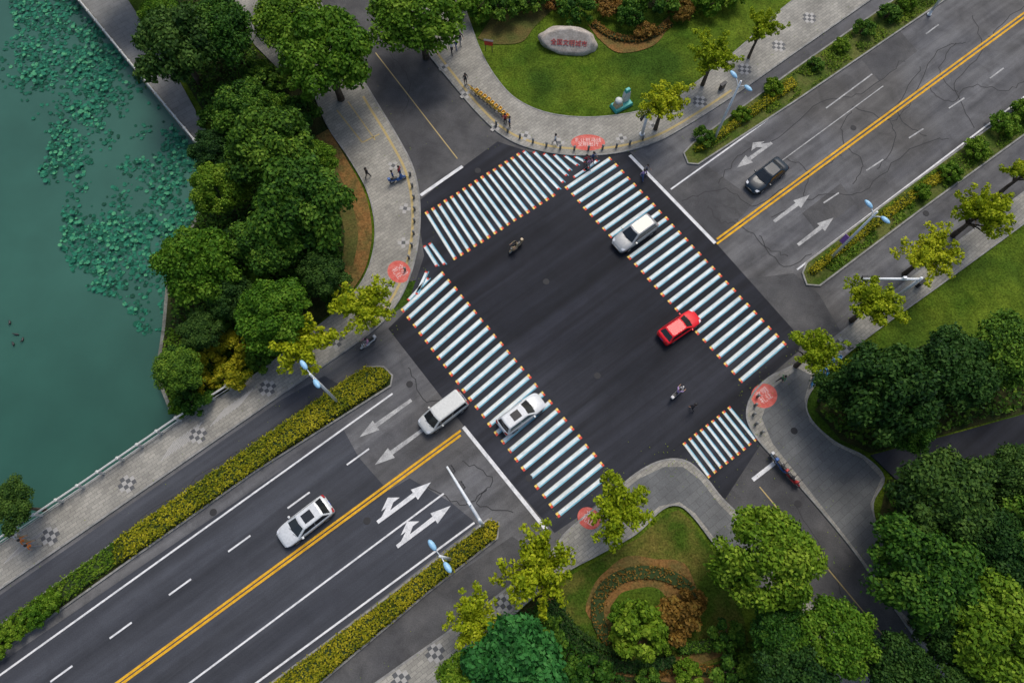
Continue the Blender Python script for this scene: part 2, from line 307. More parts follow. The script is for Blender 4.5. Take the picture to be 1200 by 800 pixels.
MED=[('W',[(-300,945),(0,733),(150,624),(300,519),(430,430),(450,430),(460,440),(458,452),(300,552),(150,658),(0,765),(-300,976)]),
 ('S',[(165,915),(318,800),(445,706),(555,622),(572,608),(585,612),(583,630),(500,695),(375,800),(240,905)]),
 ('N',[(1240,-140),(1055,-5),(930,82),(812,168),(801,180),(806,192),(818,193),(930,120),(1100,5),(1270,-115)]),
 ('E',[(1450,-70),(1200,120),(1060,222),(945,308),(940,320),(945,334),(960,335),(1080,245),(1200,158),(1450,-20)])]
for k,p in MED:
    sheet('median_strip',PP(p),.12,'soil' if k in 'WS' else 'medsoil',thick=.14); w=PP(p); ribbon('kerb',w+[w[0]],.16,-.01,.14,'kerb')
# ---------------------------------------------------------------- markings
g=G()
def line(a,b,w,m=0,z=.014):
    v,f=ribbon_geo([P(*a),P(*b)],w,z,z); g.add(v,f,m)
def ext(a,b,x): return (x,a[1]+(b[1]-a[1])*(x-a[0])/(b[0]-a[0]))
line((-150,898),(460,461),.16); line(ext((300,800),(556,612),150),(556,612),.16); line(ext((222,800),(520,578),100),(520,578),.15)
line((786,222),(1200,-75),.16); line((934,316),(1300,38),.16)
for i in range(-2,6):
    x=72+i*69.5; y=789-i*50.8
    line((x-13,y+9.4),(x+13,y-9.4),.15)
for a,b in (((968,127),(1022,87)),((878,218),(905,199)),((965,238),(983,226)),((1015,200),(1035,187)),((1065,162),(1082,151)),((1112,127),(1130,115)),((1160,92),(1176,80)),((1205,60),(1222,47)),((1085,40),(1100,29))): line(a,b,.14,3)
line((895,204),(1035,101),.10,3)
line((543,500),(640,620),.32); line((738,182),(838,285),.32); line((493,229),(542,195),.32); line((882,562),(913,538),.34)
for dy in (-2.7,2.7):
    line(ext((140,800+dy),(540,507+dy),-60),(540,507+dy),.20,1); line((840,283+dy),ext((840,283+dy),(1200,18+dy),1350),.20,1)
line((440,62),(536,186),.10,4); line((890,570),(1090,810),.10,4)
line((395,130),(425,168),.14,4,.13); line((425,168),(445,158),.14,4,.13); line((408,120),(440,165),.12,4,.13)
g.mk('lane_markings',['white','yellow','redpaint','whiteold','tactile'],kind='structure')
def arrow(px,py,s,flip,mat='whiteold',Ls=5.4):
    c=P(px,py); u=U*(-1 if flip else 1); n=Vector((-u.y,u.x,0)); q=G()
    def pl(pts):
        vs=[c+u*x+n*y+Vector((0,0,.014)) for x,y in pts]
        if area2(vs)<0: vs=vs[::-1]
        q.add(vs,[tuple(range(len(vs)))])
    h=Ls/2; pl([(-h,-.15),(h-1.7,-.2),(h-1.7,.2),(-h,.15)]); pl([(h-1.7,-.52),(h,0),(h-1.7,.52)])
    if s:
        pl([(-2.2,.155*s),(-1.3,.175*s),(-.75,.55*s),(-1.45,.55*s)]); pl([(-1.95,.55*s),(-.1,.55*s),(-.9,1.15*s)])
    q.mk('lane_arrow',mat,kind='structure')
arrow(452,490,0,True,'whiteold'); arrow(470,522,0,True,'whiteold'); arrow(474,588,1,False,'white'); arrow(497,616,1,False,'white')
arrow(884,182,-1,True,'whiteold',4.8); arrow(928,244,0,False,'whiteold',4.8); arrow(956,271,0,False,'whiteold',4.8)
def crosswalk(a,b,c,d,n,es=.03):
    A,B,C,D=[P(*k) for k in (a,b,c,d)]; q=G(); z=.016
    def pt(s,t): return (A.lerp(B,s)).lerp(D.lerp(C,s),t)+Vector((0,0,z))
    def quad(s0,s1,t0,t1,m): q.add([pt(s0,t0),pt(s1,t0),pt(s1,t1),pt(s0,t1)],[(0,1,2,3)],m)
    for i in range(n):
        t=i/n; w=1/n; a0=random.uniform(-.008,.008)
        quad(es,1-es,t,t+w*.05,2); quad(es,1-es,t+w*.05,t+w*.33,0); quad(es,1-es,t+w*.33,t+w*.45,1)
        for s0,s1 in ((-.008+a0,es-.003),(1.003-es,1.008+a0)):
            quad(s0,s1,t,t+w*.22,4); quad(s0,s1,t+w*.22,t+w*.45,3)
    q.mk('crosswalk',['zwhite','zblue','zcream','zred','zyel'],kind='structure')
crosswalk((470,362),(518,318),(722,562),(660,612),25)
crosswalk((498,250),(532,305),(655,226),(612,177),16,.042)
crosswalk((662,219),(714,184),(926,409),(874,454),27)
crosswalk((800,520),(830,560),(891,512),(859,473),9,.05)
q=G()
for a,b in (((613,177),(655,222)),((625,178),(660,214)),((637,180),(664,206)),((649,181),(668,200)),((661,182),(677,194)),((673,183),(686,190)),((684,200),(700,188)),((672,208),(690,196)),
            ((497,288),(512,312)),((503,285),(521,310)),((488,345),(500,318)),((478,352),(502,326))):
    v,f=ribbon_geo([P(*a),P(*b)],.24,.018,.018); q.add(v,f,0)
    v,f=ribbon_geo([P(a[0]+2.6,a[1]),P(b[0]+2.6,b[1])],.09,.019,.019); q.add(v,f,1)
    A_,B_=P(*a),P(*b); d_=(B_-A_).normalized()*.16
    for e_,s_ in ((A_,1),(B_,-1)):
        v,f=ribbon_geo([e_,e_+d_*s_],.26,.021,.021); q.add(v,f,2)
q.mk('crosswalk',['zwhite','zblue','zred'],kind='structure')
q=G(); random.seed(3)
def crack(pts,w=.08,j=2.4):
    s=smooth(pts,7); s=[(x+random.uniform(-j,j),y+random.uniform(-j,j)) for x,y in s]
    v,f=ribbon_geo(PP(s),w,.0125,.0125); q.add(v,f)
for c_ in ([(800,235),(850,222),(880,240),(930,215),(985,180)],[(840,215),(870,180),(910,165),(960,120),(1010,110),(1060,70)],[(905,255),(960,230),(1010,225),(1060,180),(1110,160)],[(1085,100),(1110,120),(1140,100),(1180,105),(1210,90)],[(1160,45),(1190,15),(1230,0)],[(890,275),(915,310),(950,300)],[(1080,80),(1050,130),(1085,160)],[(1000,125),(1040,140),(1060,130),(1100,60),(1130,50)],[(860,255),(900,290),(925,300)],[(1000,125),(985,160),(1010,190),(1000,215)],[(1120,50),(1100,85),(1125,110)],[(920,185),(945,200),(940,230)],[(830,240),(845,260),(870,262)],[(1140,150),(1120,100),(1150,60),(1140,20)],[(1030,200),(1050,165),(1040,140)],[(540,540),(575,560),(560,590),(600,600)],[(500,570),(540,590),(570,575)],[(480,430),(500,470),(530,465)]): crack(c_)
for c_ in ([(455,60),(480,100),(470,140)],[(930,590),(960,640),(990,700)],[(150,620),(230,560),(300,515)]): crack(c_,.05)
q.mk('road_crack_seams','crack',kind='structure')
q=G()
def chk(px,py,n=3,s=.36,ang=ANG):
    c=P(px,py); a=Vector((math.cos(ang),math.sin(ang),0)); b_=Vector((-a.y,a.x,0))
    for i in range(n+1):
        for j in range(n+1):
            if abs(i-j)>=n or i+j<1 or i+j>2*n-1: continue
            o_=c+a*((i-n/2-.5)*s)+b_*((j-n/2-.5)*s); k=Vector((0,0,.128))
            q.add([o_+k,o_+a*s+k,o_+a*s+b_*s+k,o_+b_*s+k],[(0,1,2,3)],(i+j)%2)
for x,y in ((150,567),(233,510),(314,455),(60,628),(392,400),(-20,684),(510,764),(590,706),(470,796),(820,120),(872,82),(912,55),(948,22),(1048,352),(1120,300),(1178,258),(988,405)): chk(x,y)
for x,y,a in ((475,245,1.4),(473,285,1.6),(455,335,2.2),(461,195,1),(580,150,-.7),(616,160,-.3),(655,168,0),(728,163,.2),(765,148,.5),(520,80,-1),(545,112,-.9)): chk(x,y,2,.36,a)
q.mk('paving_inlay',['inlay','inlayw'],kind='structure')
q=G()
for (x0,y0,x1,y1) in ((25,640,6,660),(205,517,190,540),(265,478,247,500)):
    for i in range(9):
        f=i/9; v,fa=ribbon_geo([P(x0+f*36,y0-f*25),P(x1+f*36,y1-f*25)],.1,.127,.127); q.add(v,fa)
q.mk('tactile_paving','inlayw',kind='structure')
def textmesh(name,s,size,mat,parent=None,ext_=0.0,**kw):
    cu=bpy.data.curves.new(name,'FONT'); cu.body=s; cu.size=size; cu.align_x='CENTER'; cu.align_y='CENTER'; cu.extrude=ext_; cu.space_line=.95
    t=bpy.data.objects.new(name,cu); COL.objects.link(t); bpy.context.view_layer.update()
    me=bpy.data.meshes.new_from_object(t.evaluated_get(bpy.context.evaluated_depsgraph_get())); bpy.data.objects.remove(t)
    me.materials.clear(); me.materials.append(M[mat])
    return link(bpy.data.objects.new(name,me),parent,**kw)
for x,y,rx,ry,r,tx in ((689,168,20,11,0,'礼让斑马线\n文明出行'),(468,319,15,13,-.9,'文明\n礼让'),(895,464,16,14,.6,'文明\n礼让'),(690,607,14,12,-.6,'文明\n礼让')):
    c=P(x,y); R=rx*mpp(c)
    q=G(); q.lathe([(R,0),(R,.003)],seg=32,sy=ry/rx); o_=q.mk('pavement_sign','redpaint',label='round red painted pavement notice with white lettering',category='pavement sign')
    o_.location=(c.x,c.y,.128); o_.rotation_euler=(0,0,r)
    t=textmesh('lettering',tx,R*.31 if len(tx)>5 else R*.52,'redlet',o_); t.location=(0,0,.008)
for i,(x,y) in enumerate(((640,330),(700,440),(560,200),(430,610),(250,600),(1000,150),(1085,250),(620,560),(935,590),(480,450),(930,505),(730,575))):
    q=G(); c=P(x,y); q.lathe([(.30,0),(.30,.004),(.25,.005),(.25,.003),(.1,.004)],seg=24); z=.022 if i<10 else .128
    o_=q.mk('manhole_cover','crack',label='round iron manhole cover set in the paving',category='manhole cover',group='manhole covers'); o_.location=(c.x,c.y,z)
def railing(line_,lab,step=1.6,h=1.05,z0=.1):
    pts=PP(line_); a=pts[0]; e=empty('railing',(a.x,a.y,z0),label=lab,category='railing')
    q=G(); pl=[p-a for p in pts]
    for z in (.35,h): q.tube([Vector((p.x,p.y,z)) for p in pl],.09 if z>.5 else .04,6)
    q.mk('rail','rail',e)
    pos=[]
    for i in range(len(pl)-1):
        d=pl[i+1]-pl[i]; n=max(1,int(d.length/step))
        for j in range(n): pos.append(pl[i]+d*(j/n))
    base=None
    for p in pos[:98]:
        if base is None:
            q=G(); q.box((0,0,h/2),(.18,.18,h+.06)); q.lathe([(.14,0),(.15,.06),(.03,.12)],(0,0,h+.03),8); base=q.mk('post','rail',e); o_=base
        else: o_=base.copy(); COL.objects.link(o_); o_.parent=e
        o_.location=(p.x,p.y,0)
railing([(-30,658),(0,638),(100,571),(213,493),(290,444)],'pale stone railing along the lakeside pavement')
railing([(60,-36),(92,0),(168,93),(245,186)],'pale metal railing beside the lake walkway')
# ---------------------------------------------------------------- lotus
def tri_sample(poly,n):
    pts=[Vector((p.x,p.y,0)) for p in poly]; tr=tessellate_polygon([pts]); a=np.array([[pts[i][:2] for i in t] for t in tr])
    ar=np.abs(np.cross(a[:,1]-a[:,0],a[:,2]-a[:,0]))/2; k=rng.choice(len(a),n,p=ar/ar.sum()); r=rng.random((n,2)); s=r.sum(1)>1; r[s]=1-r[s]
    return a[k,0]+(a[k,1]-a[k,0])*r[:,:1]+(a[k,2]-a[k,0])*r[:,1:], ar.sum()
def discs(name,pts,mat):
    vs=[];fs=[];ti=[]
    for x,y,r,z,t in pts:
        k=len(vs); tx,ty=random.uniform(-.10,.10),random.uniform(-.10,.10); a0=random.random()*6.28; n=8
        vs.append((x,y,z-.05*r))
        for j in range(n):
            a=a0+.25+(6.283-.35)*j/(n-1); rr=r*random.uniform(.93,1.05); dx=rr*math.cos(a);dy=rr*math.sin(a); vs.append((x+dx,y+dy,z+dx*tx+dy*ty+.06*r))
        for j in range(n-1): fs.append((k,k+1+j,k+2+j)); ti.append(t)
    o_=mk(name,vs,fs,mat); at=o_.data.attributes.new('tint','FLOAT','FACE'); at.data.foreach_set('value',ti); return o_
LP=PP([(5,-15),(90,0),(240,190),(228,215),(233,245),(208,290),(192,340),(188,390),(165,392),(140,350),(95,338),(72,290),(70,240),(45,200),(60,160),(30,135),(0,150),(-30,120),(-20,70),(20,40)],-1.2)
s,_=tri_sample(LP,12500); out=[]
EDG=[P(a,b_,-1.2) for a,b_ in ((90,0),(128,47),(166,94),(204,141),(240,190),(233,245),(208,290),(192,340))]
for x,y in s:
    d=.8*noise.noise(Vector((x*.14,y*.14,3)))+.6*noise.noise(Vector((x*.45,y*.45,9)))+.5*noise.noise(Vector((x*1.6,y*1.6,1)))
    de=min(math.hypot(x-e.x,y-e.y) for e in EDG); d+=max(-.15,.25-.04*de)
    if d>.02+random.uniform(-.35,.5):
        hi_=random.random()<.14 and d>.1
        out.append((x,y,random.uniform(.08,.24),-1.225+(random.uniform(.1,.4) if hi_ else random.uniform(.0,.04)),min(1,max(0,random.gauss(.34+.25*d+(.3 if hi_ else 0),.28)))))
o_=discs('lotus_pads',out,'lotus'); o_['kind']='stuff'; o_['label']='scattered green lotus pads floating on the lake'; o_['category']='lotus'
# ---------------------------------------------------------------- foliage
def crown_camphor(name,mat,seed,R=3.5,nl=15000,size=.135,ncl=60,hz=.72):
    r=np.random.default_rng(seed); C=[];NN=[];T_=[]
    cs=[]
    for i in range(ncl):
        ph=i*2.39996+r.normal()*.35; zz=1-(i+.5)/ncl*1.1; rad=math.sqrt(max(0,1-zz*zz))
        k=r.uniform(.58,.90)*(1+.26*noise.noise(Vector((math.cos(ph)*1.3,math.sin(ph)*1.3,seed*3.1))))
        cs.append((R*k*rad*math.cos(ph),R*k*rad*math.sin(ph),R*hz*k*zz,R*r.uniform(.11,.26),r.normal()*.15))
    w=np.array([c[3]**2 for c in cs]); cnt=(nl*w/w.sum()).astype(int)
    for (x,y,z,q,t),n in zip(cs,cnt):
        d=unit(r.normal(size=(n,3))); d[:,2]=np.where(d[:,2]<-.35,-d[:,2],d[:,2]); rr=q*(1+.2*r.normal(size=(n,1)))
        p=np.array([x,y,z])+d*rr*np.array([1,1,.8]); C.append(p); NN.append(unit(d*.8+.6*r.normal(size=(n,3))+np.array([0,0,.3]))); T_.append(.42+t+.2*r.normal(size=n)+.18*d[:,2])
    C=np.concatenate(C);NN=np.concatenate(NN);T_=np.concatenate(T_)
    return leafmesh(name,C,NN,size*(1+.35*r.random(len(C))),T_,mat)
def trunk_mesh(name,R,h,spread,seed,nb=7):
    random.seed(seed); q=G(); r0=.05*R+.05
    q.tube([(0,0,-.1),(.05,0,h*.5),(0,.08,h)],[r0*1.35,r0,r0*.7],9)
    for i in range(nb):
        a=i*6.283/nb+random.uniform(-.4,.4); z=h*random.uniform(.6,1); e=spread*random.uniform(.6,.9)
        q.tube([(0,0,z),(math.cos(a)*e*.5,math.sin(a)*e*.5,z+R*.35),(math.cos(a)*e,math.sin(a)*e,z+R*.55)],[r0*.5,r0*.32,r0*.1],6)
    ob=q.mk(name,'bark',None,True); me=ob.data; bpy.data.objects.remove(ob); return me
def crown_ginkgo(name,seed,R=2.6,mat='ginkgo',nl=6000,size=.12):
    r=np.random.default_rng(seed); C=[];NN=[];T_=[]; nb=18
    for i in range(nb+6):
        a=i*2.39996+r.normal()*.3; up=r.uniform(-.15,.6) if i<nb else r.uniform(.8,1.4); ln=R*r.uniform(.6,1.08)*(1 if i<nb else .55)
        d=np.array([math.cos(a),math.sin(a),up])
        for k in range(7):
            f=(k+1.2)/7.5; c=d*ln*f+r.normal(size=3)*.07*R*f; n=int(nl/(nb+6)/7*(1.2-.35*f)); q=R*(.19-.07*f)
            g_=unit(r.normal(size=(n,3)))*q*r.random((n,1))**.4; g_[:,2]*=.8
            C.append(c+g_); NN.append(unit(g_*2/q*.5+.7*r.normal(size=(n,3))+np.array([0,0,.5]))); T_.append(.48+.2*r.normal(size=n)+.12*r.normal())
    C=np.concatenate(C);NN=np.concatenate(NN);T_=np.concatenate(T_)
    return leafmesh(name,C,NN,size*(1+.3*r.random(len(C))),T_,mat)
KINDS={}
SH=dict(R=1.2,nl=2400,size=.085,ncl=24,hz=.75)
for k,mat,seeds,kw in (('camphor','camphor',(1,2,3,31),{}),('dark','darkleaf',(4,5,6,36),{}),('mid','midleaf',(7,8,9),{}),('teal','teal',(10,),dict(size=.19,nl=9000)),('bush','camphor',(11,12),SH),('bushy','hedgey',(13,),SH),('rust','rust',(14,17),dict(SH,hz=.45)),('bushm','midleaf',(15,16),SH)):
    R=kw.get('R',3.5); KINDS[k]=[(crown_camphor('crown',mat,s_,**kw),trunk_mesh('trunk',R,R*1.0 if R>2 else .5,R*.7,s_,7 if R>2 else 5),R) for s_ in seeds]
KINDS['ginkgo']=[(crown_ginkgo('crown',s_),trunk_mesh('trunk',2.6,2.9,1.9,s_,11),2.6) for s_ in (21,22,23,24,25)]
cnt={}
LAB={'camphor':'leafy camphor tree with a dense green crown','dark':'dark green broadleaf tree with dense crown','mid':'light green round-crowned tree','teal':'tree with glossy bluish green leaves','bush':'rounded green shrub in a planting bed','bushy':'rounded golden shrub in a planting bed','rust':'low rusty orange shrub in a garden bed','bushm':'clipped bright green ball shrub','ginkgo':'young yellow-green ginkgo street tree'}
def tree(k,px,py,rpx,hc=None,lab=None):
    v=KINDS[k][cnt.get(k,0)%len(KINDS[k])]; cnt[k]=cnt.get(k,0)+1; cm,tm,R=v
    bush=k in('bush','bushy','rust','bushm')
    r=rpx*.070 if not bush else rpx*.077
    if hc is None: hc= .55*r if bush else (4.2 if k=='ginkgo' else 2.4+.8*r)
    p=P(px,py,hc); r=rpx*mpp(p)*(1.03 if not bush else 1.05)
    s_=r/R; a=random.uniform(0,6.28)
    e=empty('shrub' if bush else ('ginkgo_tree' if k=='ginkgo' else 'tree'),(p.x,p.y,.02),a,label=lab or LAB[k],category='shrub' if bush else 'tree',group={'ginkgo':'ginkgo street trees'}.get(k,'garden shrubs' if bush else 'park trees'))
    t=bpy.data.objects.new('trunk',tm); link(t,e); c=bpy.data.objects.new('crown',cm); link(c,e)
    c.scale=(s_*random.uniform(.92,1.08),s_*random.uniform(.92,1.08),s_*random.uniform(.85,1.15)); c.location=(0,0,hc)
    ht=R*1.0 if not bush else .5
    if k=='ginkgo': ht=2.9
    t.scale=(s_,s_,max(.3,hc/(ht+.25*R))); return e
random.seed(5)
for k,x,y,r in (('dark',208,55,48),('camphor',262,38,40),('mid',340,22,38),('mid',384,72,56),('camphor',288,133,38),('dark',252,178,28),('camphor',318,180,56),('mid',258,222,32),('camphor',352,240,56),('mid',235,312,44),('mid',322,368,44),('dark',380,322,28),('dark',238,388,24),('camphor',210,432,28),
  ('mid',492,22,52),('dark',15,592,28),('camphor',312,286,42),('dark',272,348,26),('mid',188,18,22),('mid',372,190,24),('dark',275,295,26),
  ('mid',895,652,58),('teal',605,780,55),('mid',978,745,48),('camphor',912,735,38),('camphor',1082,668,60),('dark',1102,583,56),('dark',1185,560,38),('dark',1035,460,58),('dark',1112,436,48),('camphor',1180,412,42),('mid',1165,738,58),('dark',1168,640,46),('dark',985,455,30),('dark',930,790,44),('dark',1050,782,40),('camphor',1240,620,56),('mid',545,800,34),('camphor',150,-45,50),('camphor',330,-45,42),('camphor',1062,505,28),('dark',1105,735,38),('camphor',1108,640,26),('dark',1112,800,34)): tree(k,x,y,r)
for x,y,r in ((350,402,42),(428,360,36),(778,120,30),(836,66,30),(893,33,22),(1150,250,38),(1090,298,36),(1025,355,38),(955,412,36),(1205,200,30),(725,600,44),(630,665,50),(558,728,38)): tree('ginkgo',x,y,r)
for k,x,y,r in (('bushy',248,420,18),('bushy',272,440,21),('bushy',284,406,21),('bushy',262,400,13),('bush',268,368,22),('bush',352,137,24),('bush',315,95,22),('bush',228,468,20),('bushy',240,448,14),('bush',232,400,18),('bushm',222,445,18),('bush',304,425,15),('bushm',212,475,14),('bush',380,290,20),('bush',395,345,18),('bushm',300,320,18),('bush',345,310,20),('bushm',330,128,18),('bush',300,90,20),('bush',250,140,18),
  ('bush',674,14,20),('bush',740,20,18),('rust',712,8,16),('bush',590,8,22),('rust',800,14,16),('bush',625,-2,22),('bush',770,3,24),('bushm',830,5,20),('bushm',855,-5,20),('rust',755,35,12),('bushm',560,8,24),('bushm',735,3,14),('rust',650,4,12),
  ('bushm',746,740,36),('rust',795,722,28),('bushm',732,722,20),('rust',812,705,16),('rust',770,728,16),('bush',690,795,26),('bush',640,745,24),('bush',655,790,26),('bushm',805,790,18),('bush',860,790,26),('bush',760,800,16),('bushm',775,748,18),('bush',850,745,20),('bush',625,770,22),
  ('bushm',0,757,16),('bushm',20,736,15),('bushm',41,722,15),('bushm',60,706,15),('bushm',-18,772,15),('bushm',1143,175,16),('bushm',1177,147,17),('bushm',1199,131,15),('bush',1012,35,13),('bush',1040,17,14),('bushm',1062,2,13),('bushm',905,104,13),('bush',825,162,12),('bushm',868,136,11),('bush',955,76,10),('bushm',985,54,11),('bushm',1112,203,13),('bushm',1080,226,11)): tree(k,x,y,r)
def hedge(poly_px,mat,h,label,name='hedge',dens=110,size=.085,kind=None,noi_=.15):
    w=PP(poly_px)
    s,ar=tri_sample(w,int(min(34000,dens*abs(area2(w))/2))); n=len(s)
    z=np.array([h*.85+noi_*noise.noise(Vector((x*.8,y*.8,2))) for x,y in s])+rng.random(n)*.12
    C=np.c_[s,z]; NN=unit(rng.normal(size=(n,3))*.6+np.array([0,0,1]))
    pts=w; per=[]
    for i in range(len(pts)):
        a=pts[i];b_=pts[(i+1)%len(pts)]; l=(b_-a).length; k=int(l*dens*h*.8)
        if k: f=rng.random((k,1)); q=np.array(a)[None,:]*(1-f)+np.array(b_)[None,:]*f; q[:,2]=rng.random(k)*h; q[:,:2]+=rng.normal(size=(k,2))*.10; per.append(q)
    if per and kind is None:
        S=np.concatenate(per); C=np.concatenate([C,S]); NN=np.concatenate([NN,unit(rng.normal(size=(len(S),3))+np.array([0,0,.4]))])
    if kind is not None and name=='median_planting':
        keep=np.array([noise.noise(Vector((c[0]*.55,c[1]*.55,11)))>-.05 for c in C]); C=C[keep]; NN=NN[keep]
    n=len(C); tv=np.array([noise.noise(Vector((c[0]*.45,c[1]*.45,7)))+.6*noise.noise(Vector((c[0]*1.7,c[1]*1.7,4))) for c in C])
    me=leafmesh(name,C,NN,size*(1+.4*rng.random(n)),.42+.38*tv+.22*rng.normal(size=n),mat)
    kw=dict(label=label,category='hedge')
    if kind: kw['kind']=kind; kw['category']='ground cover'
    e=bpy.data.objects.new(name,me); link(e,None,**kw)
    if kind is None:
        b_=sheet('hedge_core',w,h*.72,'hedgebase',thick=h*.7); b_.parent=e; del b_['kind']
    return e
def band(line_,wd):
    l=PP(smooth(line_,4)); a=[];b_=[]
    for i,p in enumerate(l):
        d=l[min(i+1,len(l)-1)]-l[max(i-1,0)]; d.normalize(); n=Vector((-d.y,d.x,0)); a.append(p+n*wd/2); b_.append(p-n*wd/2)
    return a+b_[::-1]
hedge([(140,633),(150,626),(300,521),(428,433),(448,433),(456,441),(452,450),(300,549),(150,654),(140,660)],'hedgey',.75,'long clipped golden privet hedge on the median')
hedge([(-200,874),(0,735),(138,635),(140,658),(0,762),(-200,902)],'hedgeg',.6,'clipped green hedge on the median')
hedge([(200,892),(322,800),(450,706),(558,623),(574,611),(582,614),(580,628),(500,691),(370,800),(270,880)],'hedgey',.7,'long clipped golden privet hedge on the median')
hedge([(1200,-108),(1055,-2),(930,86),(815,170),(805,181),(812,189),(930,116),(1095,5),(1230,-90)],'hedgeg',.28,'loose low green planting on the median',name='median_planting',dens=90,size=.09,kind='stuff',noi_=.25)
hedge([(1400,-30),(1200,123),(1060,225),(948,311),(945,320),(950,330),(960,331),(1080,241),(1200,155),(1400,10)],'hedgeg',.28,'loose low green planting on the median',name='median_planting',dens=90,size=.09,kind='stuff',noi_=.25)
hedge([(1085,212),(1110,197),(1100,212),(1000,285),(960,316),(950,322),(947,318),(1000,275)],'hedgey',.6,'golden privet strip on the median')
hedge([(880,128),(925,95),(932,102),(860,152),(822,178),(814,178)],'hedgey',.6,'golden privet strip on the median')
hedge([(175,0),(245,0),(300,62),(340,120),(375,170),(400,240),(404,312),(380,345),(330,390),(290,395),(205,385),(201,330),(218,285),(243,240),(240,210),(252,187),(250,150),(195,50)],'camphor',.6,'green undergrowth beneath the lakeside trees',name='undergrowth',dens=34,size=.15,kind='stuff',noi_=.5)
hedge([(300,395),(330,395),(320,425),(288,442),(216,486),(203,476),(189,440),(196,385)],'midleaf',.3,'green undergrowth beneath the lakeside trees',name='undergrowth',dens=50,size=.12,kind='stuff',noi_=.25)
hedge([(1012,645),(1028,628),(1042,565),(1110,555),(1200,530),(1350,490),(1350,880),(1185,880)],'camphor',.6,'dark evergreen undergrowth beneath the trees',name='undergrowth',dens=22,size=.17,kind='stuff',noi_=.6)
hedge([(958,482),(987,512),(1022,528),(1110,503),(1300,450),(1300,405),(1180,410),(1080,425),(1000,445)],'camphor',.6,'dark evergreen undergrowth beneath the trees',name='undergrowth',dens=22,size=.17,kind='stuff',noi_=.6)
hedge([(620,712),(640,696),(652,735),(690,773),(740,795),(700,830),(600,830),(590,745)],'camphor',.6,'green shrub border around the garden',name='undergrowth',dens=50,size=.12,kind='stuff',noi_=.4)
hedge([(850,765),(900,740),(940,775),(985,830),(850,830)],'camphor',.6,'green shrub border around the garden',name='undergrowth',dens=50,size=.12,kind='stuff',noi_=.4)
hedge([(722,725),(735,715),(772,718),(786,735),(760,750),(728,746)],'midleaf',.4,'low green planting inside the garden ring',name='undergrowth',dens=60,size=.1,kind='stuff',noi_=.3)
hedge([(580,-10),(690,-10),(700,8),(640,2),(600,14),(575,14)],'camphor',.5,'green shrub border behind the lawn',name='undergrowth',dens=50,size=.12,kind='stuff',noi_=.3)
hedge([(790,-20),(860,-30),(850,5),(800,28),(780,20)],'midleaf',.5,'green shrub border behind the lawn',name='undergrowth',dens=50,size=.12,kind='stuff',noi_=.3)
_PP=PP
def hb(line_,wd,*a,**k):
    global PP
    pts=band(line_,wd); PP=lambda l,h=0:pts
    try: e=hedge([],*a,**k)
    finally: PP=_PP
    return e
hb([(716,752),(702,730),(701,703),(716,682),(742,671),(775,672),(803,686),(820,710)],1.0,'rust',.22,'low rusty brown planting curving round the garden bed',dens=38)
hb([(645,705),(660,738),(695,768),(740,780),(790,774)],.8,'darkleaf',.5,'low dark green clipped hedge curving along the garden')
hb([(652,700),(668,730),(700,755),(735,768)],.4,'darkleaf',.4,'low dark green clipped hedge curving along the garden')
hb([(795,760),(830,755),(865,742)],.7,'camphor',.5,'low green clipped hedge curving along the garden')
hb([(760,790),(800,783),(845,785)],.5,'rust',.3,'low brownish clipped hedge curving round the garden bed')
hb([(695,28),(720,44),(755,46),(785,28)],.7,'rust',.3,'low reddish clipped hedge behind the inscribed stone')
# ---------------------------------------------------------------- lamps and masts
M['pole']=smat('painted_steel_pole',(.66,.69,.71),.5,0); M['lampblue']=smat('lamp_shell_blue',(.27,.50,.70),.4); M['lens']=smat('lamp_lens',(.7,.72,.74),.2)
M['purple']=smat('purple_banner',(.28,.12,.42),.7)
def lamp(px,py,h=8.6,banner=False):
    p=P(px,py); e=empty('street_lamp',(p.x,p.y,.12),ANG+math.pi/2,label='tall double-armed grey street lamp standing on the median',category='street lamp',group='street lamps')
    q=G(); q.lathe([(.24,0),(.24,.06),(.15,.1),(.14,.6),(.12,.65)],seg=12); q.tube([(0,0,.5),(0,0,h*.55),(0,0,h)],[.14,.12,.09],10); q.mk('pole','pole',e,True)
    q=G()
    for s_ in (-1,1): q.tube([(0,0,h-.9),(s_*.3,0,h-.35),(s_*.6,0,h-.1),(s_*.8,0,h-.05)],[.05,.045,.04,.035],6)
    q.mk('arm','pole',e,True)
    for s_ in (-1,1):
        q=G(); q.lathe([(.05,-.08),(.40,-.05),(.46,0),(.36,.09),(.18,.15),(.04,.16)],seg=16,sy=.46); o_=q.mk('lamp_head','lampblue',e,True); o_.location=(s_*.92,0,h-.03); o_.rotation_euler=(0,-.12*s_,0)
        q=G(); q.lathe([(.32,-.02),(.28,0)],seg=14,sy=.42); l=q.mk('lamp_lens','lens',o_); l.location=(0,0,-.1)
    if banner:
        q=G(); q.box((.32,0,3.3),(.5,.03,1.3)); q.mk('banner','purple',e)
lamp(396,471); lamp(836,165); lamp(973,303,banner=True); lamp(528,655); lamp(1088,18,7)
M['glass_dark']=smat('signal_glass',(.03,.03,.03),.2)
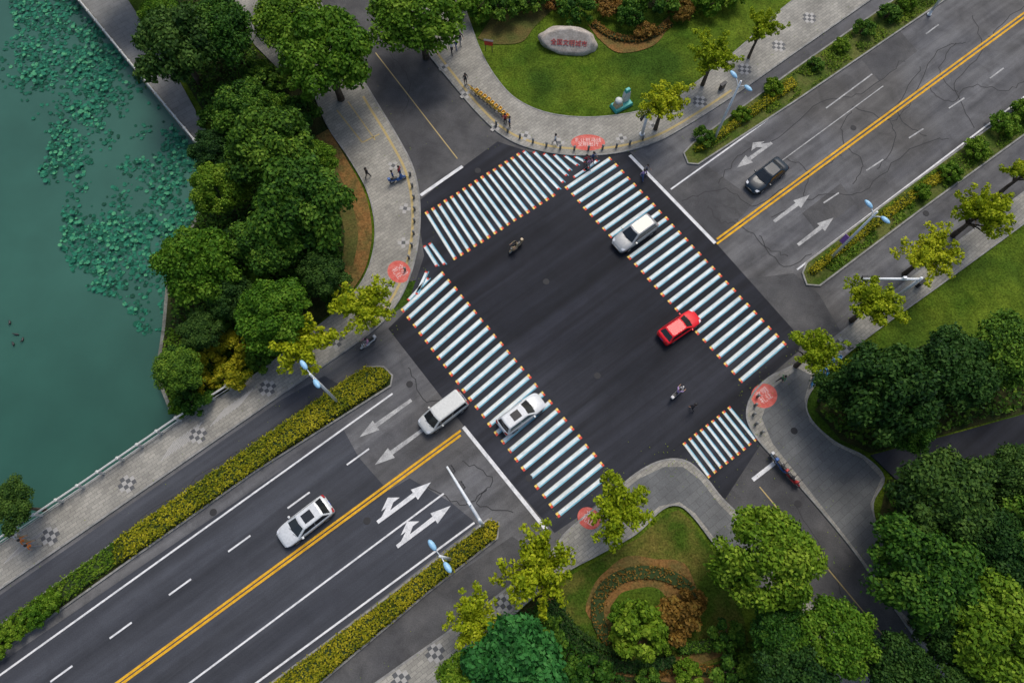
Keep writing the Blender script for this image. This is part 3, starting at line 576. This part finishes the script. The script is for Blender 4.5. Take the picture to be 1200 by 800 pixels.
def mast(px,py,ex,ey,h,lab,nh=1):
    p=P(px,py); t=P(ex,ey,h); d=t-p; l=math.hypot(d.x,d.y); e=empty('traffic_signal_mast',(p.x,p.y,.12),math.atan2(d.y,d.x),label=lab,category='traffic signal')
    q=G(); q.lathe([(.28,0),(.28,.08),(.17,.12)],seg=12); q.tube([(0,0,.1),(0,0,h+.3)],[.16,.13],10); q.mk('pole','pole',e,True)
    q=G(); q.tube([(0,0,h),(l*.5,0,h+.1),(l,0,h+.12)],[.14,.12,.08],8); q.mk('arm','pole',e,True)
    for f in (.62,.93)[-nh:]:
        q=G(); q.box((l*f,-.2,h-.05),(.7,.18,.32)); o_=q.mk('signal_head','inlayk',e); bevel(o_,.03)
        q=G()
        for i in (-1,0,1): q.tube([(l*f+i*.22,-.28,h-.05),(l*f+i*.22,-.38,h-.05)],.1,10)
        q.mk('signal_lens','glass_dark',o_)
    q=G(); q.box((l*.3,.0,h+.35),(.3,.2,.18)); q.mk('camera_box','lens',e)
mast(566,616,524,547,6,'white traffic signal mast with long arm over the road',2); mast(1044,352,1010,328,4.6,'white signal mast with short arm beside the pavement')
mast(752,158,755,140,3.2,'slim grey signal post on the pavement corner')
# ---------------------------------------------------------------- cars
M['glass']=smat('dark_glass',(.012,.015,.018),.1,0,.3,.4); M['tyre']=smat('tyre_rubber',(.015,.015,.015),.8); M['rim']=smat('alloy',(.35,.36,.37),.35,.6)
M['hl']=smat('headlight_glass',(.6,.62,.65),.15,0,.3); M['tl']=smat('tail_light',(.35,.02,.02),.25); M['blacktrim']=smat('black_trim',(.02,.02,.02),.5); M['plate']=smat('plate_blue',(.03,.08,.4),.5)
STY={'sedan':dict(b=(-1.75,1.12),t=(-1.05,.30),zr=1.44,zb=.96),'hatch':dict(b=(-2.02,1.15),t=(-1.55,.30),zr=1.52,zb=.97),'suv':dict(b=(-2.12,1.15),t=(-1.80,.35),zr=1.68,zb=1.06),'van':dict(b=(-2.18,1.62),t=(-2.05,.85),zr=1.85,zb=1.10)}
def car(px,py,flip,paint,style,label,rot=0,roofmat=None,Ls=1.0,sun=False,name='car'):
    st=STY[style]; zb=st['zb']; k=zb/.96; pm=paint
    h0=.8; p=P(px,py,h0); e=empty(name,(p.x,p.y,.02),ANG+(math.pi if flip else 0)+rot,label=label,category='car' if style!='van' else 'van',group='cars on the road')
    hood=1.0 if style!='van' else 1.08
    S=[(-2.30,.60,.42,.60),(-2.27,.76,.30,.86),(-2.15,.85,.24,.99),(-1.8,.895,.2,1.01),(-1.2,.91,.19,1.0),(-.4,.915,.19,.98),(.5,.915,.19,.97),(1.0,.905,.19,.95),(1.45,.89,.2,.89*hood),(1.85,.85,.22,.81*hood),(2.12,.76,.25,.72*hood),(2.26,.62,.3,.62*hood),(2.30,.48,.36,.52)]
    vs=[];fs=[]; prof=[(0,1,.02),(.5,1,.015),(.82,1,-.015),(.94,1,-.07),(.99,.86,0),(1,.55,0),(.97,.15,0),(.86,0,0)]
    for x,w,z0,z1 in S:
        z1*=k; h=[(w*a,(z0+(z1-z0)*b_)+c_) for a,b_,c_ in prof]; ring=h+[(-y,z) for y,z in h[::-1][:-1]]
        vs+=[(x,y,z) for y,z in ring]
    n=len(prof)*2-1
    for i in range(len(S)-1):
        for j in range(n): fs.append((i*n+j,i*n+(j+1)%n,(i+1)*n+(j+1)%n,(i+1)*n+j))
    fs+=[tuple(range(n)),tuple((len(S)-1)*n+j for j in range(n))[::-1]]
    vs=[(x,-y,z) for x,y,z in vs]
    body=mk('body',vs,fs,pm,e,True)
    (b0,b1),(t0,t1)=st['b'],st['t']; zr=st['zr']; wb,wt=.84,.66 if style!='van' else .74; zz=zb-.04
    def ringp(x0,x1,w,z,c=.12,bow=.0):
        return [(x0,-w+c,z),(x0+c*.8,-w,z),(x1-c*1.2,-w,z),(x1-bow,-w+c*1.4,z),(x1,0,z),(x1-bow,w-c*1.4,z),(x1-c*1.2,w,z),(x0+c*.8,w,z),(x0,w-c,z),(x0-bow*.5,0,z)]
    R0=ringp(b0,b1,wb,zz,.1,.10); R1=ringp(t0,t1,wt,zr-.03,.1,.06); R2=ringp(t0+.12,t1-.12,wt-.1,zr+.01,.1,.05)
    q=G(); m_=10; q.add(R0+R1+R2,[(i,(i+1)%m_,m_+(i+1)%m_,m_+i) for i in range(m_)]+[(m_+i,m_+(i+1)%m_,2*m_+(i+1)%m_,2*m_+i) for i in range(m_)]+[tuple(range(2*m_,3*m_))],0)
    o_=q.mk('cabin',pm,e); bevel(o_,.04,2)
    def panel(nm,i0,i1,f0=.08,f1=.92,u0=.04,u1=.96,off=.02,mat='glass'):
        A=[Vector(R0[i%m_]) for i in range(i0,i1+1)]; B=[Vector(R1[i%m_]) for i in range(i0,i1+1)]
        A[0]=A[0].lerp(A[1],u0*(1 if len(A)==2 else 2)); B[0]=B[0].lerp(B[1],u0*(1 if len(B)==2 else 2)); A[-1]=A[-1].lerp(A[-2],(1-u1)*(1 if len(A)==2 else 2)); B[-1]=B[-1].lerp(B[-2],(1-u1)*(1 if len(A)==2 else 2))
        lo=[a.lerp(b_,f0) for a,b_ in zip(A,B)]; hi=[a.lerp(b_,f1) for a,b_ in zip(A,B)]; q=G(); n_=len(lo)
        vs=[]
        for r_ in (lo,hi):
            for i,pv in enumerate(r_):
                d=(A[min(i+1,n_-1)]-A[max(i-1,0)]); nrm=d.cross(B[i]-A[i]).normalized()
                vs.append(pv+nrm*off)
        q.add(vs,[(i,i+1,n_+i+1,n_+i) for i in range(n_-1)]); return q.mk(nm,mat,e)
    panel('windshield',3,5,.06,.99,.0,1.0); panel('rear_window',8,10,.12,.96,.0,1.0)
    for s0,nm in ((1,'side_window'),(6,'side_window')):
        panel(nm,s0,s0+1,.15,.94,.04,.49); panel(nm,s0,s0+1,.15,.94,.53,.97)
    if sun:
        q=G(); cx=(t0+t1)/2+.1; q.add([(cx-.42,-.38,zr+.028),(cx+.42,-.38,zr+.028),(cx+.42,.38,zr+.028),(cx-.42,.38,zr+.028)],[(0,1,2,3)]); q.mk('sunroof','glass',e)
    if roofmat:
        q=G(); q.add([(t0+.16,-wt+.15,zr+.022),(t1-.16,-wt+.15,zr+.022),(t1-.16,wt-.15,zr+.022),(t0+.16,wt-.15,zr+.022)],[(0,1,2,3)]); q.mk('roof_panel',roofmat,e)
    for sx in (-1.38,1.38):
        for sy in (-1,1):
            q=G(); q.lathe([(.22,-.1),(.31,-.1),(.335,-.06),(.335,.06),(.31,.1),(.22,.1)],seg=20); w=q.mk('wheel','tyre',e,False); w.location=(sx,sy*.83,.32); w.rotation_euler=(math.pi/2,0,0)
            q=G(); q.lathe([(.2,-.105),(.21,.0),(.2,.105)],seg=14); q.mk('rim','rim',w)
    for sy in (-1,1):
        q=G(); q.add([(1.98,sy*.52,.80*k*hood-.03),(2.16,sy*.50,.69*k*hood),(2.12,sy*.74,.66*k*hood),(1.84,sy*.83,.75*k*hood-.02)],[(0,1,2,3) if sy>0 else (3,2,1,0)]); q.v=[(x,y,z+.035) for x,y,z in q.v]; q.mk('headlight','hl',e)
        q=G(); q.add([(-2.2,sy*.5,.98*k),(-2.29,sy*.5,.82*k),(-2.25,sy*.82,.80*k),(-2.1,sy*.86,.96*k)],[(0,1,2,3) if sy<0 else (3,2,1,0)]); q.v=[(x-.03,y,z+.01) for x,y,z in q.v]; q.mk('tail_light','tl',e)
        q=G(); q.box((.72,sy*1.0,zb+.03),(.16,.2,.13)); o_=q.mk('wing_mirror',pm,e); bevel(o_,.03)
    q=G(); q.box((2.27,0,.36),(.08,1.1,.16)); q.mk('grille','blacktrim',e)
    q=G(); q.box((-2.31,0,.62),(.02,.44,.14)); q.mk('number_plate','plate',e)
    q=G()
    for y in (-.3,.25): q.tube([(b1+.02,y,zb+.02),(b1-.12,y+.35,zb+.1)],.012,4)
    q.mk('wiper','blacktrim',e)
    e.scale=(Ls,Ls,Ls); return e
M['p_dark']=smat('paint_midnight',(.006,.016,.028),.35,0,.2,.3); M['p_silver']=smat('paint_silver',(.34,.35,.35),.4,.2,.2); M['p_red']=smat('paint_red',(.66,.006,.015),.4,0,.2,.3)
M['p_white']=smat('paint_white',(.56,.58,.59),.35,0,.3); M['p_white2']=smat('paint_pearl',(.50,.51,.49),.35,0,.3)
car(899,205,True,'p_dark','sedan','dark blue-black sedan driving on the worn asphalt',.03)
car(744,273,True,'p_silver','suv','silver sport utility car crossing the striped crosswalk',.0,'glass')
car(797,382,False,'p_red','hatch','bright red hatchback crossing the junction asphalt',-.05,Ls=.9)
car(611,484,False,'p_white','suv','white sport utility car with dark sunroof on the crosswalk',.0,sun=True,Ls=.96)
car(519,483,True,'p_white2','van','white minivan leaving the junction beside the yellow line',.02,Ls=.98)
car(357,611,True,'p_white','hatch','white hatchback driving on the dark road',.03,Ls=1.04,sun=True)
# ---------------------------------------------------------------- people
M['skin']=smat('skin',(.42,.24,.16),.6); M['hair']=smat('black_hair',(.012,.010,.009),.6); M['shoe']=smat('shoe',(.05,.05,.05),.7)
cl={'white':(.55,.55,.55),'black':(.02,.02,.025),'blue':(.04,.08,.22),'red':(.4,.03,.04),'pink':(.5,.22,.35),'orange':(.6,.16,.02),'grey':(.2,.2,.21),'purple':(.38,.26,.5),'khaki':(.30,.24,.14),'green':(.05,.18,.08)}
for k,c in cl.items(): M['cloth_'+k]=smat('cloth_'+k,c,.85)
def body_mesh(pose,shirt,pants):
    V=[];E=[];Rr=[];Mi=[]
    J={}
    def j(nm,p,r,par,m):
        J[nm]=len(V); V.append(p);Rr.append(r);Mi.append(m)
        if par: E.append((J[par],J[nm]))
    rd=pose=='ride'; st=1 if pose=='walk' else 0
    pz=.86 if rd else .93
    j('pel',(0,0,pz),.125,None,2); j('waist',(0,.01,pz+.18),.115,'pel',1); j('chest',(0,.05 if rd else .01,pz+.38),.135,'waist',1); j('neck',(0,.09 if rd else .02,pz+.53),.055,'chest',0)
    j('head',(0,.11 if rd else .03,pz+.65),.088,'neck',0); j('top',(0,.11 if rd else .03,pz+.75),.07,'head',0); j('nose',(0,.205 if rd else .125,pz+.65),.014,'head',0)
    for s_,sg in (('l',1),('r',-1)):
        sw=sg*st
        j('sh'+s_,(sg*.18,.05 if rd else .01,pz+.45),.062,'chest',1)
        if rd: el=(sg*.27,.22,pz+.24); wr=(sg*.29,.46,pz+.2)
        else: el=(sg*.25,-.10*sw-.01,pz+.2); wr=(sg*.26,-.20*sw+.06,pz-.03)
        j('el'+s_,el,.043,'sh'+s_,1); j('wr'+s_,wr,.028,'el'+s_,0)
        d=(Vector(wr)-Vector(el)).normalized(); pm=Vector(wr)+d*.07; j('pa'+s_,tuple(pm),.032,'wr'+s_,0)
        for i,(o_,ln) in enumerate(((-.027,.055),(-.009,.068),(.009,.064),(.027,.05))):
            q1=pm+d*.03+Vector((0,o_,0) if not rd else (o_,0,0)); q2=q1+d*ln*.5; q3=q2+d*ln*.4+Vector((-sg*.015,0,-.015 if rd else 0))
            j(f'f{s_}{i}',tuple(q1),.009,'pa'+s_,0); j(f'g{s_}{i}',tuple(q2),.009,f'f{s_}{i}',0); j(f'h{s_}{i}',tuple(q3),.008,f'g{s_}{i}',0)
        t1=pm-d*.03+Vector((-sg*.02,.035,0)); j('th'+s_,tuple(t1),.010,'pa'+s_,0); j('ti'+s_,tuple(t1+d*.035+Vector((0,.01,0))),.009,'th'+s_,0)
        j('hip'+s_,(sg*.09,0,pz-.06),.098,'pel',2)
        if rd: kn=(sg*.16,.42,pz-.10); an=(sg*.13,.34,.38); to=(sg*.13,.50,.34)
        else: kn=(sg*.10,.16*sw if sw>0 else -.02*abs(sw),.50); an=(sg*.10,.22*sw if sw>0 else -.32*st,.09 if sw>=0 else .16); to=(sg*.11,an[1]+.16,.05)
        j('kn'+s_,kn,.064,'hip'+s_,2); j('an'+s_,an,.042,'kn'+s_,2); j('to'+s_,to,.035,'an'+s_,3)
    me=bpy.data.meshes.new('body'); me.from_pydata(V,E,[]); ob=bpy.data.objects.new('body',me); COL.objects.link(ob)
    ob.modifiers.new('s','SKIN')
    for i,r in enumerate(Rr): me.skin_vertices[0].data[i].radius=(r,r*(.8 if i in (0,1,2) else 1))
    me.skin_vertices[0].data[0].use_root=True
    sb=ob.modifiers.new('u','SUBSURF'); sb.levels=1; sb.render_levels=1
    bpy.context.view_layer.update(); m2=bpy.data.meshes.new_from_object(ob.evaluated_get(bpy.context.evaluated_depsgraph_get())); bpy.data.objects.remove(ob)
    m2.materials.clear()
    for k in ('skin','cloth_'+shirt,'cloth_'+pants,'shoe'): m2.materials.append(M[k])
    VV=np.array(V)
    for f in m2.polygons:
        c=np.array(f.center); f.material_index=Mi[int(np.argmin(((VV-c)**2).sum(1)))]; f.use_smooth=True
    return m2,Vector(V[J['head']])
def hair_for(e,hd):
    q=G(); q.lathe([(.108,-.02),(.112,.03),(.10,.08),(.06,.125),(.01,.135)],tuple(hd+Vector((0,-.012,.0))),12,sy=1.12)
    return q.mk('hair','hair',e,True)
cache={}
def person(px,py,pose,shirt,pants,head,label,z=.12):
    k=(pose,shirt,pants)
    if k not in cache: cache[k]=body_mesh(*k)
    me,hd=cache[k]; p=P(px,py)
    e=bpy.data.objects.new('person',me); e.location=(p.x,p.y,z); e.rotation_euler=(0,0,head-math.pi/2); link(e,None,label=label,category='person',group='people at the junction'); hair_for(e,hd)
    return e
def d2(a): return math.radians(a)
for x,y,po,s_,t_,h_,lb,z in (
 (432,209,'walk','black','black',60,'person in dark clothes walking on the corner pavement',.12),
 (462,212,'stand','blue','black',200,'person in blue top standing on the pavement',.12),(470,207,'stand','red','blue',160,'person in red top standing on the pavement',.12),
 (752,210,'walk','purple','blue',-50,'person in purple top walking across the street',.01),(756,204,'walk','grey','black',-50,'person in grey top walking across the street',.01),
 (686,193,'walk','red','black',-40,'person in red top stepping onto the crosswalk',.02),(694,190,'walk','blue','black',-40,'person in blue top stepping onto the crosswalk',.02),(690,197,'walk','pink','grey',-50,'person in pink top stepping onto the crosswalk',.02),
 (810,479,'walk','black','black',140,'person in black crossing the junction asphalt',.02),
 (38,634,'walk','orange','khaki',35,'person in orange top walking on the lakeside pavement',.12),(46,640,'walk','orange','grey',35,'person in orange top walking on the lakeside pavement',.12),(30,628,'walk','white','khaki',215,'person in white top walking on the lakeside pavement',.12),
 (597,150,'stand','blue','black',10,'person in blue top standing at the kerb',.12),(592,147,'stand','red','black',100,'person in red top standing at the kerb',.12),
 (535,58,'walk','white','blue',-60,'person in white top walking on the pavement',.12),(540,53,'walk','black','grey',-60,'person in dark top walking on the pavement',.12),(530,64,'walk','white','black',-60,'person in white top walking on the pavement',.12),
 (546,100,'stand','black','black',-60,'person in black standing on the pavement',.12),
 (912,447,'walk','green','black',30,'person in green top walking on the plaza',.13),(650,170,'walk','white','grey',0,'person in white top walking on the pavement',.12)):
    person(x,y,po,s_,t_,d2(h_),lb,z)
# ---------------------------------------------------------------- scooters and bicycles (facing +y)
for k,c in (('s_black',(.02,.02,.025)),('s_blue',(.03,.1,.3)),('s_white',(.5,.5,.5)),('s_red',(.4,.03,.03)),('s_tan',(.36,.27,.16)),('bikeyellow',(.80,.48,.02)),('bikeblue',(.05,.25,.5)),('chrome',(.5,.5,.5))): M[k]=smat(k,c,.4,.5 if k=='chrome' else 0)
def wheel(e,y,r,w,name='wheel'):
    q=G(); pts=[(0,y+r*math.cos(t),r+r*math.sin(t)) for t in np.linspace(0,2*math.pi,21)]; q.tube(pts,w,6,cap=False); wl=q.mk(name,'tyre',e,True)
    q=G()
    for t in np.linspace(0,math.pi,5)[:-1]: q.tube([(0,y+(r-.03)*math.cos(t),r+(r-.03)*math.sin(t)),(0,y-(r-.03)*math.cos(t),r-(r-.03)*math.sin(t))],.008 if w<.04 else .03,4)
    q.mk('rim','chrome',wl)
def scooter(px,py,head,paint,label,z=.02,rider=None):
    p=P(px,py); e=empty('scooter',(p.x,p.y,z),head-math.pi/2,label=label,category='scooter',group='scooters')
    wheel(e,.62,.22,.05); wheel(e,-.6,.22,.055)
    q=G(); q.tube([(0,-.85,.62),(0,-.55,.56),(0,-.25,.45),(0,.05,.32)],[.10,.17,.15,.10],10); q.box((0,.12,.31),(.32,.5,.07)); q.mk('body',paint,e,True)
    q=G(); q.tube([(0,.34,.34),(0,.40,.6),(0,.44,.9)],[.17,.19,.11],10); q.tube([(0,.48,.8),(0,.62,.25)],.035,6); q.tube([(0,.42,.46),(0,.62,.48),(0,.78,.38)],[.05,.09,.06],8); q.mk('front_shield',paint,e,True)
    q=G(); q.box((0,-.35,.71),(.27,.68,.11),taper=.85); o_=q.mk('seat','blacktrim',e); bevel(o_,.04)
    q=G(); q.tube([(-.33,.40,1.05),(-.15,.44,1.0),(.15,.44,1.0),(.33,.40,1.05)],.02,6); q.tube([(0,.44,.88),(0,.44,1.0)],.04,6)
    for s_ in (-1,1): q.tube([(s_*.22,.43,1.02),(s_*.27,.46,1.18)],.008,4); q.box((s_*.28,.47,1.2),(.12,.02,.08))
    q.mk('handlebar','blacktrim',e,False); q=G(); q.lathe([(.07,0),(.05,.05)],(0,0,0),10); o_=q.mk('headlight','hl',e); o_.location=(0,.52,.84); o_.rotation_euler=(-math.pi/2,0,0)
    q=G(); q.box((0,-.82,.84),(.3,.28,.26),taper=.9); o_=q.mk('top_box',paint,e); bevel(o_,.04)
    if rider:
        s_,t_,lb=rider; r_=person(px,py,'ride',s_,t_,head,lb,z); r_.location=(p.x-.12*math.cos(head),p.y-.12*math.sin(head),z)
    return e
scooter(604,292,ANG+math.pi+.1,'s_tan','tan scooter ridden across the junction',.02,('khaki','black','rider in khaki top seated on a tan scooter'))
scooter(793,461,ANG+.1,'s_white','white scooter ridden across the junction',.02,('purple','grey','rider in purple top seated on a white scooter'))
scooter(432,404,ANG+math.pi,'s_white','white scooter in the side lane',.02,('pink','grey','rider in pink top seated on a white scooter'))
for x,y,h_,pt in ((914,549,-.9,'s_blue'),(921,556,-.9,'s_black'),(909,542,-.9,'s_white'),(926,562,-.9,'s_red')): scooter(x,y,h_,pt,'parked scooter at the kerb of the side street',.12)
scooter(467,213,.4,'s_blue','blue scooter parked on the corner pavement',.12)
def bike_build(paint):
    e=empty('bicycle',(0,0,0),0)
    wheel(e,.52,.31,.022); wheel(e,-.52,.31,.022)
    q=G()
    for a,b_ in (((0,-.52,.31),(0,-.08,.3)),((0,-.08,.3),(0,-.2,.78)),((0,-.52,.31),(0,-.18,.7)),((0,-.08,.3),(0,.36,.72)),((0,.36,.72),(0,.34,.92)),((.04,.37,.7),(.04,.52,.31)),((-.04,.37,.7),(-.04,.52,.31))): q.tube([a,b_],.03,6)
    for r_,y in ((.36,-.52),(.36,.52)):
        q.tube([(0,y+r_*math.cos(t),.31+r_*math.sin(t)) for t in np.linspace(.3,2.6,8)],.035,5)
    q.mk('frame',paint,e)
    q=G(); q.tube([(-.28,.2,.98),(-.2,.32,1.0),(0,.34,.98),(.2,.32,1.0),(.28,.2,.98)],.02,6); q.mk('handlebar','blacktrim',e)
    q=G(); q.add([(-.09,-.32,.82),(.09,-.32,.82),(.03,-.05,.83),(-.03,-.05,.83),(-.1,-.32,.88),(.1,-.32,.88),(.03,-.04,.87),(-.03,-.04,.87)],[(3,2,1,0),(4,5,6,7),(0,1,5,4),(1,2,6,5),(2,3,7,6),(3,0,4,7)]); q.mk('saddle','blacktrim',e)
    q=G(); q.box((0,.55,.80),(.34,.28,.02))
    for x,y,dx,dy in ((-.17,.55,.02,.28),(.17,.55,.02,.28),(0,.41,.34,.02),(0,.69,.34,.02)): q.box((x,y,.9),(dx,dy,.2))
    q.mk('basket',paint,e); q=G(); q.tube([(-.14,-.08,.3),(.14,-.08,.3)],.02,5); q.box((.16,-.08,.2),(.09,.08,.03)); q.box((-.16,-.08,.4),(.09,.08,.03)); q.mk('pedal','blacktrim',e)
    return e
def copy_thing(src):
    n=src.copy(); COL.objects.link(n)
    for c in src.children:
        d=c.copy(); COL.objects.link(d); d.parent=n
        for g_ in c.children:
            h=g_.copy(); COL.objects.link(h); h.parent=d
    return n
def bikes(paint,places,label):
    src=None
    for x,y,h_,z in places:
        if src is None: src=bike_build(paint); o_=src
        else: o_=copy_thing(src)
        p=P(x,y); o_.location=(p.x,p.y,z); o_.rotation_euler=(0,0,h_); o_['label']=label; o_['category']='bicycle'; o_['group']='shared bicycles in a row'
bikes('bikeyellow',[(555+i*4.4,110+i*3.6,-2.3+random.uniform(-.1,.1),.12) for i in range(9)],'yellow shared bicycle parked on the pavement')
bikes('bikeblue',[(950+i*4.2,447-i*3.2,-.5+random.uniform(-.12,.12),.12) for i in range(7)],'blue shared bicycle parked beside the pavement')
# ---------------------------------------------------------------- stone with carved inscription
M['stone']=pmat('engraved_stone',(.33,.29,.25),(.44,.395,.35),s1=1.2,s2=6,fine=.3,bump=.3); M['redtext']=smat('red_lettering',(.45,.04,.03),.6)
c=P(667,52); e=empty('inscribed_boulder',(c.x,c.y,0),-.10,label='large pale beige boulder with red carved characters on the lawn',category='boulder')
bm=bmesh.new(); bmesh.ops.create_icosphere(bm,subdivisions=4,radius=1); nrm=Vector((0,-.66,.75)).normalized()
for v in bm.verts:
    n_=noise.noise(v.co*1.3)*.16+noise.noise(v.co*3.1)*.06; co=v.co*(1+n_); co=Vector((co.x*3.15,co.y*1.45,co.z*1.5)); co.z+=.35
    d=co.dot(nrm)-1.15
    if d>0: co-=nrm*d*.96
    v.co=co
me=bpy.data.meshes.new('stone'); bm.to_mesh(me); bm.free(); me.materials.append(M['stone'])
for f in me.polygons: f.use_smooth=True
link(bpy.data.objects.new('stone',me),e)
t=textmesh('inscription','全国文明城市',.64,'redtext',e,.02); t.location=nrm*1.25+Vector((-.05,.08,0)); t.rotation_euler=(math.atan2(.66,.75),0,0)
M['tealp']=smat('teal_plastic',(.05,.35,.32),.5); M['whitep']=smat('white_plastic',(.5,.53,.52),.5); M['cream']=smat('cream_panel',(.45,.36,.22),.5)
c=P(728,124); e=empty('garden_display',(c.x,c.y,.0),.55,label='white and teal decorative display stand on the lawn',category='display')
q=G(); q.box((0,0,.2),(2.2,1.2,.4),taper=.9); o_=q.mk('base','tealp',e); bevel(o_,.06)
q=G(); q.box((.55,.15,1.0),(.8,.5,1.3),taper=.85); o_=q.mk('cabinet','whitep',e); bevel(o_,.08)
q=G(); q.box((.55,.15,1.85),(.6,.4,.4),taper=.8); o_=q.mk('sign_top','tealp',e); bevel(o_,.06)
q=G(); q.box((-.5,0,.62),(.9,.7,.5),taper=.8); o_=q.mk('planter','cream',e); bevel(o_,.05)
q=G(); q.lathe([(.1,0),(.4,.15),(.35,.4),(.05,.5)],(-.5,0,.85),10); q.mk('flowers','whitep',e,True)
def sign(px,py,rot,mat,lab):
    c=P(px,py); e=empty('sign',(c.x,c.y,.12),rot,label=lab,category='sign')
    q=G()
    for s_ in (-.35,.35): q.tube([(s_,0,0),(s_,0,1.5)],.04,6)
    q.mk('post','inlayk',e); q=G(); q.box((0,0,1.25),(.9,.08,.6)); o_=q.mk('panel',mat,e); bevel(o_,.02); q=G(); q.box((0,0,1.62),(1.0,.25,.05)); q.mk('sign_roof','inlayk',e)
sign(573,62,-.2,'zred','small red notice board beside the lawn')
def bollards(line_,n,grp):
    pts=PP(smooth(line_,6)); src=None; tot=sum((pts[i+1]-pts[i]).length for i in range(len(pts)-1))
    for k in range(n):
        d=tot*(k+.5)/n; i=0
        while d>(pts[i+1]-pts[i]).length and i<len(pts)-2: d-=(pts[i+1]-pts[i]).length; i+=1
        p=pts[i]+(pts[i+1]-pts[i]).normalized()*d
        if src is None:
            q=G(); q.lathe([(.11,0),(.11,.5),(.13,.52),(.13,.6),(.1,.68),(.02,.72)],seg=10); o_=src=q.mk('bollard','kerb',None,True)
        else: o_=src.copy(); COL.objects.link(o_)
        o_.location=(p.x,p.y,.12); o_['label']='short grey stone bollard at the pavement edge'; o_['category']='bollard'; o_['group']=grp
bollards([(575,144),(610,163),(660,176),(720,174),(760,162)],12,'bollards along the kerb'); bollards([(480,200),(486,240),(484,285),(473,325)],9,'bollards along the kerb'); bollards([(888,460),(882,490),(895,512)],5,'bollards along the kerb')
def bin_(px,py):
    c=P(px,py); e=empty('litter_bin',(c.x,c.y,.12),ANG,label='twin litter bin standing on the pavement',category='litter bin',group='litter bins')
    q=G(); q.box((0,0,.4),(.7,.3,.7),taper=.95); o_=q.mk('bin_body','s_black',e); bevel(o_,.03); q=G(); q.box((0,0,.78),(.78,.36,.07)); o_=q.mk('lid','inlayk',e); bevel(o_,.02)
for x,y in ((845,105),(1075,335)): bin_(x,y)
pts=[]
for i in range(900):
    l=random.choice((K_N,K_W,K_S,K_E)); s_=smooth(l,5); a=random.choice(s_); p=P(a[0]+random.gauss(0,14),a[1]+random.gauss(0,12)); pts.append((p.x,p.y,random.uniform(.02,.045),.15,random.random()*.5))
o_=discs('fallen_leaves',pts,'ginkgo'); o_['kind']='stuff'; o_['label']='scattered yellow fallen leaves on the pavement'; o_['category']='fallen leaves'
for x,y in ((12,378),(20,392),(16,403),(27,398)):
    c=P(x,y,-1.25); e=empty('duck',(c.x,c.y,-1.27),random.uniform(0,6),label='small dark duck swimming on the lake',category='duck',group='ducks on the lake')
    q=G(); q.tube([(0,-.26,.13),(0,-.18,.1),(0,-.05,.07),(0,.1,.08),(0,.17,.14),(0,.19,.24),(0,.23,.28),(0,.28,.27),(0,.34,.25)],[.015,.06,.11,.1,.06,.04,.05,.03,.012],8); q.mk('body','blacktrim',e,True)
# ---------------------------------------------------------------- light
EL=60; AZ=20
w=bpy.data.worlds.new('World'); sc.world=w; w.use_nodes=True; nt=w.node_tree; bg=nt.nodes['Background']
sk=nt.nodes.new('ShaderNodeTexSky'); sk.sky_type='NISHITA'; sk.sun_disc=False; sk.sun_elevation=math.radians(EL); sk.sun_rotation=math.radians(AZ); sk.air_density=1.2; sk.dust_density=4
nt.links.new(sk.outputs[0],bg.inputs[0]); bg.inputs[1].default_value=.15
sd=bpy.data.lights.new('sun','SUN'); sd.energy=1.9; sd.angle=math.radians(22); sd.color=(1,.96,.89); so=bpy.data.objects.new('sun',sd); COL.objects.link(so)
az=math.radians(AZ); el=math.radians(EL); d=Vector((math.sin(az)*math.cos(el),math.cos(az)*math.cos(el),math.sin(el)))
so.rotation_euler=d.to_track_quat('Z','Y').to_euler()
